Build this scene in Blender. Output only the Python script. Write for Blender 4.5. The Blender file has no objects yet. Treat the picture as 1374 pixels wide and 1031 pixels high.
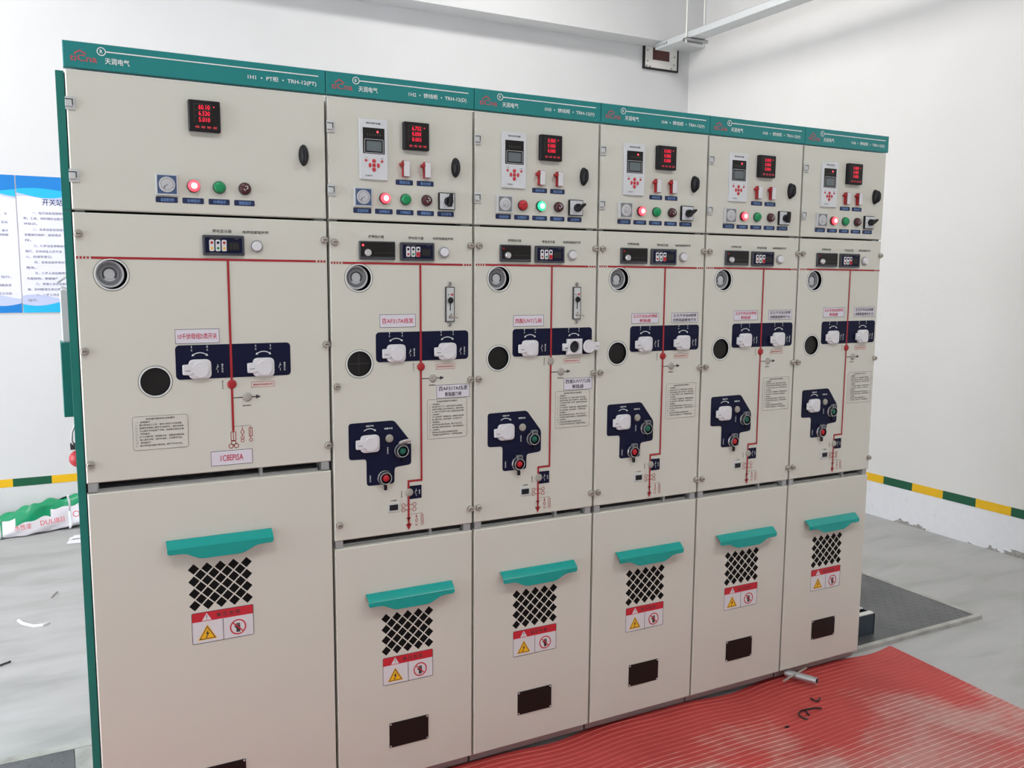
import bpy, bmesh, math, random
from mathutils import Vector, Matrix
from mathutils.geometry import delaunay_2d_cdt

PI = math.pi
random.seed(7)
scene = bpy.context.scene
col = scene.collection

# ------------------------------------------------------------------ camera
YAW, PIT, ROL, FPX = .4852, -.1227, .0072, 1171.97
CAM = Vector((-.0512, -2.2691, 1.5033))
fw = Vector((math.sin(YAW) * math.cos(PIT), math.cos(YAW) * math.cos(PIT), math.sin(PIT)))
r0 = Vector((math.cos(YAW), -math.sin(YAW), 0))
u0 = r0.cross(fw)
rt = math.cos(ROL) * r0 + math.sin(ROL) * u0
up = -math.sin(ROL) * r0 + math.cos(ROL) * u0
cd = bpy.data.cameras.new('camera')
cd.sensor_width = 36
cd.sensor_fit = 'HORIZONTAL'
cd.lens = FPX / 1374 * 36
cd.clip_start = .05
cam = bpy.data.objects.new('camera', cd)
cam.matrix_world = Matrix(((rt.x, up.x, -fw.x, CAM.x), (rt.y, up.y, -fw.y, CAM.y), (rt.z, up.z, -fw.z, CAM.z), (0, 0, 0, 1)))
col.objects.link(cam)
scene.camera = cam

# ------------------------------------------------------------------ world, lamps, exposure
w = bpy.data.worlds.new('daylight')
scene.world = w
w.use_nodes = True
bg = w.node_tree.nodes['Background']
bg.inputs[0].default_value = (.90, .935, 1, 1)
bg.inputs[1].default_value = 7.0


def area(name, loc, size, size_y, power, color=(1, 1, 1), rot=(0, 0, 0)):
    l = bpy.data.lights.new(name, 'AREA')
    l.shape = 'RECTANGLE'
    l.size, l.size_y, l.energy, l.color = size, size_y, power, color
    o = bpy.data.objects.new(name, l)
    o.location = loc
    o.rotation_euler = rot
    col.objects.link(o)
    return o


for i, (x, y) in enumerate([(-.6, -2.3), (2.6, -2.3), (-.6, 1.9), (2.6, 1.9)]):
    area('ceiling_lamp_light', (x, y, 4.05), 1.25, .5, 51, (1, .985, .96))

vs = scene.view_settings
vs.view_transform = 'Standard'
vs.look = 'None'
vs.gamma = 1
vs.use_curve_mapping = False
vs.exposure = -.2


# ------------------------------------------------------------------ materials
def lin(c):
    return tuple(((v / 255) / 12.92 if v / 255 <= .04045 else ((v / 255 + .055) / 1.055) ** 2.4) for v in c) + (1,)


MATS = {}


def mat(name, rgb, rough=.5, metal=0.0, emit=0.0, var=.0, scale=8.0, bump=0.0, bscale=200.0, spec=.5, trans=0.0, coat=0.0, erb=None):
    if name in MATS:
        return MATS[name]
    m = bpy.data.materials.new(name)
    m.use_nodes = True
    nt = m.node_tree
    b = nt.nodes['Principled BSDF']
    c = lin(rgb)
    b.inputs['Base Color'].default_value = c
    b.inputs['Roughness'].default_value = rough
    b.inputs['Metallic'].default_value = metal
    b.inputs['Specular IOR Level'].default_value = spec
    b.inputs['Transmission Weight'].default_value = trans
    b.inputs['Coat Weight'].default_value = coat
    if emit:
        b.inputs['Emission Color'].default_value = lin(erb) if erb else c
        b.inputs['Emission Strength'].default_value = emit
    tc = nt.nodes.new('ShaderNodeTexCoord')
    if var:
        n = nt.nodes.new('ShaderNodeTexNoise')
        n.inputs['Scale'].default_value = scale
        n.inputs['Detail'].default_value = 5
        nt.links.new(tc.outputs['Object'], n.inputs['Vector'])
        mx = nt.nodes.new('ShaderNodeMix')
        mx.data_type = 'RGBA'
        mx.inputs[6].default_value = tuple(v * (1 - var) for v in c[:3]) + (1,)
        mx.inputs[7].default_value = tuple(min(1, v * (1 + var)) for v in c[:3]) + (1,)
        nt.links.new(n.outputs['Fac'], mx.inputs[0])
        nt.links.new(mx.outputs[2], b.inputs['Base Color'])
    if bump:
        n2 = nt.nodes.new('ShaderNodeTexNoise')
        n2.inputs['Scale'].default_value = bscale
        n2.inputs['Detail'].default_value = 3
        nt.links.new(tc.outputs['Object'], n2.inputs['Vector'])
        bp = nt.nodes.new('ShaderNodeBump')
        bp.inputs['Strength'].default_value = bump
        bp.inputs['Distance'].default_value = .002
        nt.links.new(n2.outputs['Fac'], bp.inputs['Height'])
        nt.links.new(bp.outputs['Normal'], b.inputs['Normal'])
    MATS[name] = m
    return m


cream = mat('cream_powder_coat', (206, 206, 196), .42, var=.015, scale=3, bump=.05, bscale=600)
green = mat('green_enamel', (12, 126, 126), .38, var=.06, scale=9, bump=.04, bscale=500)
greenside = mat('green_side_enamel', (4, 110, 100), .42, var=.04, scale=6)
teal = mat('teal_handle_plastic', (0, 152, 144), .24, var=.03, scale=10)
galv = mat('galvanised_steel', (172, 174, 174), .45, .55, var=.10, scale=60)
ventblack = mat('vent_black', (14, 14, 15), .7, var=.1, spec=.15)
dark = mat('dark_interior', (34, 35, 38), .7, var=.1)
black = mat('black_plastic', (24, 25, 29), .42, var=.05, scale=40, spec=.3)
blackgloss = mat('black_acrylic', (24, 21, 20), .36, var=.05, scale=20, spec=.3)
darkgrey = mat('dark_grey_plastic', (60, 63, 70), .45, var=.04)
navy = mat('navy_print', (18, 21, 50), .5, var=.05, scale=20, spec=.15)
white = mat('white_plastic', (214, 214, 218), .35, var=.015, scale=20)
whiteprint = mat('white_print', (225, 232, 232), .5, var=.01)
bluetext = mat('pale_blue_print', (112, 150, 205), .5, var=.01)
platenavy = mat('nameplate_navy', (16, 34, 76), .45, var=.06, scale=60)
red = mat('red_paint', (160, 28, 36), .45, var=.06, scale=30)
redtext = mat('red_print', (196, 48, 78), .5, var=.02)
redlogo = mat('red_logo_print', (176, 78, 88), .5, var=.08, scale=60)
blacktext = mat('black_print', (52, 50, 54), .5, var=.02)
greytext = mat('grey_print', (84, 82, 78), .5, var=.02)
steel = mat('nickel_steel', (172, 166, 156), .34, .55, var=.1, scale=90)
chrome = mat('chrome', (205, 205, 205), .25, .6, var=.03)
sticker = mat('sticker_paper', (214, 212, 222), .55, var=.01)
relayface = mat('relay_face', (208, 212, 216), .4, var=.01)
lcdm = mat('lcd_glass', (98, 108, 112), .25, var=.04, scale=12)
redled = mat('red_led_digits', (225, 30, 60), .4, emit=1.1, var=.01)
redkey = mat('red_key', (190, 50, 62), .4, var=.05)
lamp_red_on = mat('red_lamp_lit', (255, 70, 85), .3, emit=2.2, var=.01, erb=(255, 70, 85))
lamp_core_on = mat('red_lamp_core', (255, 225, 215), .3, emit=1.6, var=.01, erb=(255, 215, 205))
lamp_red_off = mat('red_lamp_lens', (176, 32, 42), .22, var=.05)
lamp_green_on = mat('green_lamp_lit', (60, 240, 170), .3, emit=1.4, var=.01, erb=(20, 235, 140))
lamp_green_core = mat('green_lamp_core', (220, 255, 240), .3, emit=1.5, var=.01, erb=(205, 255, 235))
lamp_green_off = mat('green_lamp_lens', (12, 138, 82), .22, var=.06)
lamp_dark = mat('maroon_lens', (74, 30, 34), .22, var=.06)
clear = mat('smoked_clear_plastic', (160, 157, 148), .15, var=.06, scale=80)
clearcover = mat('clear_cover', (232, 232, 232), .18, trans=.35, var=.01)
dial = mat('dial_face', (190, 192, 196), .4, var=.03)
dialring = mat('dial_ring', (126, 128, 132), .4, .3, var=.04)
blueface = mat('blue_meter_face', (66, 88, 124), .4, var=.05, scale=30)
btn_green = mat('green_button', (16, 96, 78), .3, var=.05)
btn_red = mat('red_button', (188, 28, 44), .3, var=.05)
warnred = mat('warning_red', (196, 32, 48), .4, var=.02)
warnyellow = mat('warning_yellow', (242, 186, 20), .4, var=.02)
tapeyellow = mat('tape_yellow', (232, 182, 4), .5, var=.04, scale=20)
tapegreen = mat('tape_green', (0, 84, 54), .5, var=.06, scale=20)
brown = mat('brown_board', (92, 56, 52), .7, var=.15, scale=30)
matwhite = mat('plate_white', (226, 224, 218), .55, var=.02)
channelm = mat('channel_paint', (46, 58, 68), .55, var=.08, scale=20)
cableblack = mat('black_nylon', (22, 20, 22), .4, var=.05)
bagwhite = mat('bag_white_film', (226, 224, 230), .35, var=.05, scale=14, bump=.4, bscale=24)
baggreen = mat('bag_green_film', (24, 148, 100), .3, var=.18, scale=16, bump=.5, bscale=22)
bagred = mat('bag_red_print', (206, 96, 100), .5, var=.05)
strapm = mat('strap_white', (220, 224, 228), .4, var=.03)
paper = mat('scrap_paper', (226, 226, 230), .6, var=.02)
posterwhite = mat('poster_white', (226, 226, 240), .5, var=.01)
posterblue = mat('poster_blue', (12, 122, 200), .5, var=.10, scale=3)
postercyan = mat('poster_cyan', (30, 178, 226), .5, var=.06, scale=4)
posterpale = mat('poster_lavender', (188, 196, 226), .5, var=.04, scale=4)
postertext = mat('poster_text', (132, 134, 152), .5, var=.02)
postertitle = mat('poster_title', (52, 66, 110), .5, var=.02)
ballred = mat('red_knob', (178, 40, 46), .35, var=.05)
lightgrey = mat('light_grey_enamel', (196, 200, 200), .4, var=.03)


def node_mat(name):
    m = bpy.data.materials.new(name)
    m.use_nodes = True
    nt = m.node_tree
    b = nt.nodes['Principled BSDF']
    tc = nt.nodes.new('ShaderNodeTexCoord')

    def noise(scale, detail=4, dist=0.0, vec=None, rough=.55):
        n = nt.nodes.new('ShaderNodeTexNoise')
        n.inputs['Scale'].default_value = scale
        n.inputs['Detail'].default_value = detail
        n.inputs['Distortion'].default_value = dist
        n.inputs['Roughness'].default_value = rough
        nt.links.new(vec or tc.outputs['Object'], n.inputs['Vector'])
        return n.outputs['Fac']

    def ramp(fac, stops):
        r = nt.nodes.new('ShaderNodeValToRGB')
        els = r.color_ramp.elements
        while len(els) < len(stops):
            els.new(.5)
        for e, (p, c) in zip(els, stops):
            e.position = p
            e.color = lin(c) if max(c) > 1 else tuple(c) + (1,)
        nt.links.new(fac, r.inputs[0])
        return r.outputs[0]

    def mix(fac, a, bb):
        x = nt.nodes.new('ShaderNodeMix')
        x.data_type = 'RGBA'
        for s, v in ((0, fac), (6, a), (7, bb)):
            if isinstance(v, (int, float)):
                x.inputs[s].default_value = v
            elif isinstance(v, tuple):
                x.inputs[s].default_value = lin(v)
            else:
                nt.links.new(v, x.inputs[s])
        return x.outputs[2]

    def math_(op, a, bb=0.0, cc=0.0):
        x = nt.nodes.new('ShaderNodeMath')
        x.operation = op
        for s, v in enumerate((a, bb, cc)):
            if isinstance(v, (int, float)):
                x.inputs[s].default_value = v
            else:
                nt.links.new(v, x.inputs[s])
        return x.outputs[0]

    def bumpn(h, strength, dist=.002):
        x = nt.nodes.new('ShaderNodeBump')
        x.inputs['Strength'].default_value = strength
        x.inputs['Distance'].default_value = dist
        nt.links.new(h, x.inputs['Height'])
        nt.links.new(x.outputs['Normal'], b.inputs['Normal'])

    def mapping(sc):
        x = nt.nodes.new('ShaderNodeMapping')
        x.inputs['Scale'].default_value = sc
        nt.links.new(tc.outputs['Object'], x.inputs['Vector'])
        return x.outputs[0]

    def sep():
        x = nt.nodes.new('ShaderNodeSeparateXYZ')
        nt.links.new(tc.outputs['Object'], x.inputs[0])
        return x.outputs
    MATS[name] = m
    return m, nt, b, noise, ramp, mix, math_, bumpn, mapping, sep


# painted wall
m_wall, nt, b, noise, ramp, mix, math_, bumpn, mapping, sep = node_mat('white_wall_paint')
nt.links.new(ramp(noise(1.1, 4), [(.3, (207, 207, 207)), (.7, (213, 213, 213))]), b.inputs['Base Color'])
b.inputs['Roughness'].default_value = .75
bumpn(noise(60, 4), .08)
# right wall: rough whitewashed foot with worn plaster
m_wallr, nt, b, noise, ramp, mix, math_, bumpn, mapping, sep = node_mat('white_wall_paint_worn_foot')
s = sep()
base = ramp(noise(1.1, 4), [(.3, (220, 218, 215)), (.7, (226, 224, 221))])
low = math_('LESS_THAN', s[2], .245)
foot = ramp(noise(22, 6), [(.24, (200, 200, 200)), (.34, (226, 227, 230)), (.8, (231, 232, 236))])
c1 = mix(low, base, foot)
wear = math_('GREATER_THAN', noise(3.6, 7, .6), math_('MULTIPLY_ADD', s[2], 3.2, .49))
c2 = mix(math_('MULTIPLY', wear, low), c1, ramp(noise(60, 4), [(.3, (140, 136, 132)), (.7, (176, 172, 168))]))
nt.links.new(c2, b.inputs['Base Color'])
b.inputs['Roughness'].default_value = .8
bumpn(noise(34, 6), .25, .004)
# concrete floor
m_floor, nt, b, noise, ramp, mix, math_, bumpn, mapping, sep = node_mat('trowelled_concrete')
v1 = mapping((1.2, 4.2, 1))
cA = ramp(noise(1.6, 7, .5, v1), [(.25, (154, 154, 152)), (.5, (173, 173, 172)), (.75, (182, 182, 182))])
cB = mix(math_('MULTIPLY', noise(9, 6), .25), cA, (150, 150, 146))
nt.links.new(cB, b.inputs['Base Color'])
b.inputs['Roughness'].default_value = .55
bumpn(noise(5, 6, .3, v1), .12, .01)
# ribbed red rubber mat, dusty on the ridges and in patches
mat_mats = []
for nm, red_a, red_b, dust, lo, hi in (('red_rubber', (164, 52, 50), (186, 64, 60), (180, 146, 138), .42, .64), ('red_rubber_ridge', (178, 76, 72), (196, 92, 86), (214, 180, 168), .34, .52)):
    mm, nt, b, noise, ramp, mix, math_, bumpn, mapping, sep = node_mat(nm)
    s = sep()
    baser = ramp(noise(3, 5), [(.3, red_a), (.7, red_b)])
    # foot traffic has left the dust away from the cabinets, in blotches
    dist = math_('MULTIPLY_ADD', s[1], -.8, -.30)
    d = math_('ADD', math_('MULTIPLY', noise(3.4, 5, .4), .9), math_('MINIMUM', math_('MAXIMUM', dist, -.30), .10))
    fac = ramp(d, [(lo - .03, (0, 0, 0)), (hi, (1, 1, 1))])
    patch = math_('MULTIPLY', fac, math_('MULTIPLY_ADD', noise(26, 4), .8, .35))
    nt.links.new(mix(patch, baser, dust), b.inputs['Base Color'])
    b.inputs['Roughness'].default_value = .6
    bumpn(noise(90, 3), .1)
    mat_mats.append(mm)
# chequer plate
m_plate, nt, b, noise, ramp, mix, math_, bumpn, mapping, sep = node_mat('painted_chequer_plate')
nt.links.new(ramp(noise(4, 6), [(.3, (80, 82, 84)), (.7, (104, 105, 106))]), b.inputs['Base Color'])
b.inputs['Roughness'].default_value = .42
b.inputs['Metallic'].default_value = .25
bumpn(noise(70, 3), .15)
m_kerb, nt, b, noise, ramp, mix, math_, bumpn, mapping, sep = node_mat('kerb_concrete')
nt.links.new(ramp(noise(14, 6), [(.3, (150, 148, 142)), (.7, (184, 183, 178))]), b.inputs['Base Color'])
b.inputs['Roughness'].default_value = .75
bumpn(noise(40, 5), .2)


# ------------------------------------------------------------------ mesh helpers
def area2(p):
    return sum(p[i][0] * p[(i + 1) % len(p)][1] - p[(i + 1) % len(p)][0] * p[i][1] for i in range(len(p))) / 2


def ccw(p):
    return list(p) if area2(p) > 0 else list(reversed(p))


def offset(p, d):
    """inset a CCW polygon by d"""
    n = len(p)
    out = []
    for i in range(n):
        a, b_, c = Vector(p[i - 1]), Vector(p[i]), Vector(p[(i + 1) % n])
        e1, e2 = (b_ - a).normalized(), (c - b_).normalized()
        n1, n2 = Vector((-e1.y, e1.x)), Vector((-e2.y, e2.x))
        k = 1 + n1.dot(n2)
        v = b_ + (n1 + n2) * (d / max(k, .3))
        out.append((v.x, v.y))
    return out


def rrect(x0, x1, z0, z1, r, n=4):
    out = []
    for cx, cz, a0 in ((x1 - r, z1 - r, 0), (x0 + r, z1 - r, 90), (x0 + r, z0 + r, 180), (x1 - r, z0 + r, 270)):
        for k in range(n + 1):
            a = math.radians(a0 + 90 * k / n)
            out.append((cx + r * math.cos(a), cz + r * math.sin(a)))
    return out


def round_poly(pts, r, n=3):
    pts = ccw(pts)
    out = []
    N = len(pts)
    for i in range(N):
        a, b_, c = Vector(pts[i - 1]), Vector(pts[i]), Vector(pts[(i + 1) % N])
        d1, d2 = (a - b_), (c - b_)
        l = min(r, d1.length * .45, d2.length * .45)
        p1, p2 = b_ + d1.normalized() * l, b_ + d2.normalized() * l
        for k in range(n + 1):
            t = k / n
            q = p1 * (1 - t) ** 2 + b_ * 2 * t * (1 - t) + p2 * t * t
            out.append((q.x, q.y))
    return out


def circ(cx, cz, r, n=28, rz=None):
    return [(cx + r * math.cos(2 * PI * k / n), cz + (rz or r) * math.sin(2 * PI * k / n)) for k in range(n)]


class MB:
    def __init__(self):
        self.v, self.f, self.mi, self.ms = [], [], [], []

    def m(self, material):
        if material not in self.ms:
            self.ms.append(material)
        return self.ms.index(material)

    def face(self, pts, mt):
        i = len(self.v)
        self.v += [tuple(p) for p in pts]
        self.f.append(tuple(range(i, i + len(pts))))
        self.mi.append(self.m(mt))

    def box(self, x0, x1, y0, y1, z0, z1, mt):
        i = len(self.v)
        self.v += [(x, y, z) for x in (x0, x1) for y in (y0, y1) for z in (z0, z1)]
        for q in ((0, 1, 3, 2), (4, 6, 7, 5), (0, 4, 5, 1), (2, 3, 7, 6), (0, 2, 6, 4), (1, 5, 7, 3)):
            self.f.append(tuple(i + k for k in q))
            self.mi.append(self.m(mt))
        return self

    def prism(self, pts, y0, y1, mt, chamfer=0.0, side=None, back=True):
        """outline in x,z; front at y0 (towards -y), back at y1"""
        pts = ccw(pts)
        loops = []
        if chamfer:
            loops.append([(x, y0, z) for x, z in offset(pts, chamfer)])
            loops.append([(x, y0 + chamfer, z) for x, z in pts])
        else:
            loops.append([(x, y0, z) for x, z in pts])
        loops.append([(x, y1, z) for x, z in pts])
        base = len(self.v)
        n = len(pts)
        for l in loops:
            self.v += l
        self.f.append(tuple(range(base, base + n)))
        self.mi.append(self.m(mt))
        for k in range(len(loops) - 1):
            for i in range(n):
                j = (i + 1) % n
                a = base + k * n
                self.f.append((a + i, a + n + i, a + n + j, a + j))
                self.mi.append(self.m(side or mt))
        if back:
            a = base + (len(loops) - 1) * n
            self.f.append(tuple(reversed(range(a, a + n))))
            self.mi.append(self.m(side or mt))
        return self

    def flat(self, pts, y, mt):
        self.face([(x, y, z) for x, z in ccw(pts)], mt)
        return self

    def stroke(self, path, wd, y, mt, closed=False):
        """flat ribbon along a 2d path, mitred"""
        n = len(path)
        L, R_ = [], []
        for i in range(n):
            b_ = Vector(path[i])
            a = Vector(path[i - 1]) if (i > 0 or closed) else None
            c = Vector(path[(i + 1) % n]) if (i < n - 1 or closed) else None
            e1 = (b_ - a).normalized() if a is not None else (c - b_).normalized()
            e2 = (c - b_).normalized() if c is not None else e1
            n1, n2 = Vector((-e1.y, e1.x)), Vector((-e2.y, e2.x))
            k = max(1 + n1.dot(n2), .3)
            d = (n1 + n2) * (wd / 2 / k)
            L.append(b_ + d)
            R_.append(b_ - d)
        for i in range(n if closed else n - 1):
            j = (i + 1) % n
            self.flat([tuple(R_[i]), tuple(R_[j]), tuple(L[j]), tuple(L[i])], y, mt)
        return self

    def lathe(self, prof, mt, cx=0, cz=0, n=24, sx=1, sz=1, mts=None, cap=True):
        """profile [(r, y)] from the front centre outwards, axis along y"""
        base = len(self.v)
        for r, y in prof:
            for k in range(n):
                a = 2 * PI * k / n
                self.v.append((cx + sx * r * math.cos(a), y, cz + sz * r * math.sin(a)))
        for k in range(len(prof) - 1):
            mm = self.m(mts[k] if mts else mt)
            for i in range(n):
                j = (i + 1) % n
                a, b_ = base + k * n, base + (k + 1) * n
                self.f.append((a + i, b_ + i, b_ + j, a + j))
                self.mi.append(mm)
        if cap and prof[0][0] > 1e-6:
            self.f.append(tuple(base + i for i in range(n)))
            self.mi.append(self.m(mts[0] if mts else mt))
        return self

    def tube(self, path, r, mt, n=8, cap=True, flat=1.0):
        path = [Vector(p) for p in path]
        base = len(self.v)
        N = len(path)
        u = None
        for i, p in enumerate(path):
            t = ((path[min(i + 1, N - 1)] - path[max(i - 1, 0)])).normalized()
            if u is None:
                u = t.orthogonal().normalized()
            u = (u - t * u.dot(t)).normalized()
            v = t.cross(u)
            for k in range(n):
                a = 2 * PI * k / n
                self.v.append(tuple(p + u * r * math.cos(a) + v * r * flat * math.sin(a)))
        for i in range(N - 1):
            for k in range(n):
                a, b_ = base + i * n, base + (i + 1) * n
                self.f.append((a + k, a + (k + 1) % n, b_ + (k + 1) % n, b_ + k))
                self.mi.append(self.m(mt))
        if cap:
            self.f.append(tuple(reversed(range(base, base + n))))
            self.f.append(tuple(range(base + (N - 1) * n, base + N * n)))
            self.mi += [self.m(mt)] * 2
        return self

    def plate(self, x0, x1, z0, z1, holes, thick, mt, ch=.0025, hd=.0012):
        """sheet panel: front at y=0 with real holes, chamfered rim, folded edge"""
        outer = [(x0 + ch, z0 + ch), (x1 - ch, z0 + ch), (x1 - ch, z1 - ch), (x0 + ch, z1 - ch)]
        pts, faces = list(outer), [[0, 1, 2, 3]]
        for h in holes:
            k = len(pts)
            pts += ccw(h)
            faces.append(list(range(k, k + len(h))))
        if holes:
            vo, _, fo, _, _, of = delaunay_2d_cdt([Vector(p) for p in pts], [], faces, 0, 1e-6)
            base = len(self.v)
            self.v += [(p.x, 0, p.y) for p in vo]
            for tri, o in zip(fo, of):
                if list(o) == [0]:
                    q = [vo[k] for k in tri]
                    tri = list(tri) if area2([tuple(p) for p in q]) > 0 else list(reversed(tri))
                    self.f.append(tuple(base + k for k in tri))
                    self.mi.append(self.m(mt))
        else:
            self.flat(outer, 0, mt)
        rim = [(x0, z0), (x1, z0), (x1, z1), (x0, z1)]
        for A, ya, B, yb in ((outer, 0, rim, ch), (rim, ch, rim, thick)):
            for i in range(4):
                j = (i + 1) % 4
                self.face([(A[i][0], ya, A[i][1]), (B[i][0], yb, B[i][1]), (B[j][0], yb, B[j][1]), (A[j][0], ya, A[j][1])], mt)
        for h in holes:
            h = ccw(h)
            for i in range(len(h)):
                j = (i + 1) % len(h)
                self.face([(h[i][0], 0, h[i][1]), (h[j][0], 0, h[j][1]), (h[j][0], hd, h[j][1]), (h[i][0], hd, h[i][1])], mt)
        return self

    def merge(self, me, mt, dx=0, dy=0, dz=0):
        base = len(self.v)
        self.v += [(v.co.x + dx, v.co.y + dy, v.co.z + dz) for v in me.vertices]
        for p in me.polygons:
            self.f.append(tuple(base + k for k in p.vertices))
            self.mi.append(self.m(mt))
        return self

    def mesh(self, name, smooth=35):
        me = bpy.data.meshes.new(name)
        me.from_pydata(self.v, [], self.f)
        for mt in self.ms:
            me.materials.append(mt)
        me.polygons.foreach_set('material_index', self.mi)
        if smooth:
            bm = bmesh.new()
            bm.from_mesh(me)
            bmesh.ops.remove_doubles(bm, verts=bm.verts, dist=1e-6)
            bm.to_mesh(me)
            bm.free()
            me.polygons.foreach_set('use_smooth', [True] * len(me.polygons))
            me.set_sharp_from_angle(angle=math.radians(smooth))
        me.update()
        return me


CACHE = {}


def cached(key, fn):
    if key not in CACHE:
        CACHE[key] = fn()
    return CACHE[key]


def obj(name, me, parent=None, loc=(0, 0, 0), rot=None):
    o = bpy.data.objects.new(name, me)
    col.objects.link(o)
    o.location = loc
    if rot:
        o.rotation_euler = rot
    if parent is not None:
        o.parent = parent
    return o


def tag(o, label, cat, group=None, kind=None):
    if label:
        o['label'] = label
    if cat:
        o['category'] = cat
    if group:
        o['group'] = group
    if kind:
        o['kind'] = kind
    return o


def struct(name, me, loc=(0, 0, 0)):
    o = obj(name, me, None, loc)
    o['kind'] = 'structure'
    return o


def text_mesh(s, wd, ht, mt, align='CENTER', bold=.012):
    """flat lettering fitted to a box wd x ht, centred, in the xz plane facing -y"""
    def make():
        c = bpy.data.curves.new('lettering', 'FONT')
        c.body = s
        c.align_x = align
        c.resolution_u = 2
        c.offset = bold
        c.space_line = 1.05
        o = bpy.data.objects.new('lettering', c)
        col.objects.link(o)
        dg = bpy.context.evaluated_depsgraph_get()
        dg.update()
        me = bpy.data.meshes.new_from_object(o.evaluated_get(dg))
        bpy.data.objects.remove(o)
        bpy.data.curves.remove(c)
        xs = [v.co.x for v in me.vertices]
        ys = [v.co.y for v in me.vertices]
        if not xs:
            return me
        x0, x1, y0, y1 = min(xs), max(xs), min(ys), max(ys)
        for v in me.vertices:
            v.co = ((v.co.x - (x0 + x1) / 2) / (x1 - x0) * wd, 0, (v.co.y - (y0 + y1) / 2) / (y1 - y0) * ht)
        me.materials.clear()
        me.materials.append(mt)
        me.update()
        return me
    return cached(('t', s, wd, ht, mt.name, align), make)


def letter(parent, s, x, z, wd, ht, mt, y=-.0006, name='lettering', align='CENTER', rot=None):
    return obj(name, text_mesh(s, wd, ht, mt, align), parent, (x, y, z), rot)


# ------------------------------------------------------------------ the room
XR, YB, XL, YF, ZC = 4.545, 3.466, -3.3, -5.2, 4.1
struct('floor', MB().box(XL - .1, XR + .1, YF - .1, YB + .1, -.1, 0, m_floor).mesh('floor', 0))
struct('ceiling', MB().box(XL - .1, XR + .1, YF - .1, YB + .1, ZC, ZC + .1, m_wall).mesh('ceiling', 0))
struct('wall_back', MB().box(XL, XR, YB, YB + .1, 0, ZC, m_wall).mesh('wall_back', 0))
struct('wall_right', MB().box(XR, XR + .1, YF, YB + .1, 0, ZC, m_wallr).mesh('wall_right', 0))
struct('wall_front', MB().box(XL, XR, YF - .1, YF, 0, ZC, m_wall).mesh('wall_front', 0))
# left wall with a wide open doorway (daylight)
struct('wall_left', MB().box(XL - .1, XL, YF, -1.6, 0, ZC, m_wall).box(XL - .1, XL, 2.6, YB, 0, ZC, m_wall)
       .box(XL - .1, XL, -1.6, 2.6, 3.2, ZC, m_wall).mesh('wall_left', 0))
# beam along the back wall
struct('trim_1', MB().box(XL, XR, 3.275, YB + .02, 3.275, ZC, m_wall).mesh('beam', 0))


def tape(name, segs, z0, z1, axis):
    e = bpy.data.objects.new(name, None)
    col.objects.link(e)
    e['kind'] = 'structure'
    for a, b_, mt in segs:
        if axis == 'y':
            me = MB().box(XR - .002, XR + .004, min(a, b_), max(a, b_), z0, z1, mt).mesh('tape_piece', 0)
        else:
            me = MB().box(min(a, b_), max(a, b_), YB - .002, YB + .004, z0, z1, mt).mesh('tape_piece', 0)
        obj('tape_piece', me, e)
    return e


ys = [1.41, 1.20, .996, .786, .579]
segs = []
k = 1.41 + .208 * 9
i = 1
while k > -3:
    segs.append((k, k - .208, tapeyellow if i % 2 else tapegreen))
    k -= .208
    i += 1
tape('trim_2', segs, .219, .269, 'y')
segs = []
k = -.297 - .2 * 7
i = 0
while k < 4.2:
    segs.append((k, k + .2, tapeyellow if i % 2 == 0 else tapegreen))
    k += .2
    i += 1
tape('trim_3', segs, .269, .316, 'x')

# ------------------------------------------------------------------ pit frame, covers, mat
kerb = MB()
kerb.box(-.75, 3.56, .062, .086, 0, .015, m_kerb)
kerb.box(3.536, 3.56, .086, .76, 0, .015, m_kerb)
kerb.box(-.055, 0.0, .086, .66, 0, .0148, m_kerb)
kerb.box(-.75, 0.0, .662, .70, 0, .0155, m_kerb)
tag(struct('kerb', kerb.mesh('kerb', 0)), None, None)


def chequer(name, x0, x1, y0, y1, label):
    e = bpy.data.objects.new(name, None)
    col.objects.link(e)
    e.location = ((x0 + x1) / 2, (y0 + y1) / 2, 0)
    tag(e, label, 'floor plate')
    cx, cy = (x0 + x1) / 2, (y0 + y1) / 2
    obj('plate', MB().box(x0 - cx, x1 - cx, y0 - cy, y1 - cy, 0, .015, m_plate).mesh('plate', 0), e)
    t = MB()
    random.seed(3)
    for i in range(int((x1 - x0) / .03)):
        for j in range(int((y1 - y0) / .03)):
            px, py = x0 - cx + .02 + i * .03, y0 - cy + .02 + j * .03
            a = math.radians(45 if (i + j) % 2 else -45)
            c, s_ = math.cos(a), math.sin(a)
            P = [(-.010, 0), (0, -.003), (.010, 0), (0, .003)]
            q = [(px + c * u - s_ * v, py + s_ * u + c * v) for u, v in P]
            b0 = len(t.v)
            t.v += [(x, y, .015) for x, y in q] + [(px, py, .0165)]
            for k in range(4):
                t.f.append((b0 + k, b0 + (k + 1) % 4, b0 + 4))
                t.mi.append(t.m(m_plate))
    o = obj('tread', t.mesh('tread', 0), e)
    o['kind'] = 'stuff'
    return e


chequer('chequer_plate', 2.72, 3.535, .087, .72, 'grey chequer plate pit cover on the floor right of the cabinets')
chequer('chequer_plate', -.62, -.057, .087, .660, 'dark grey chequer plate pit cover on the floor left of the cabinets')

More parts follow.
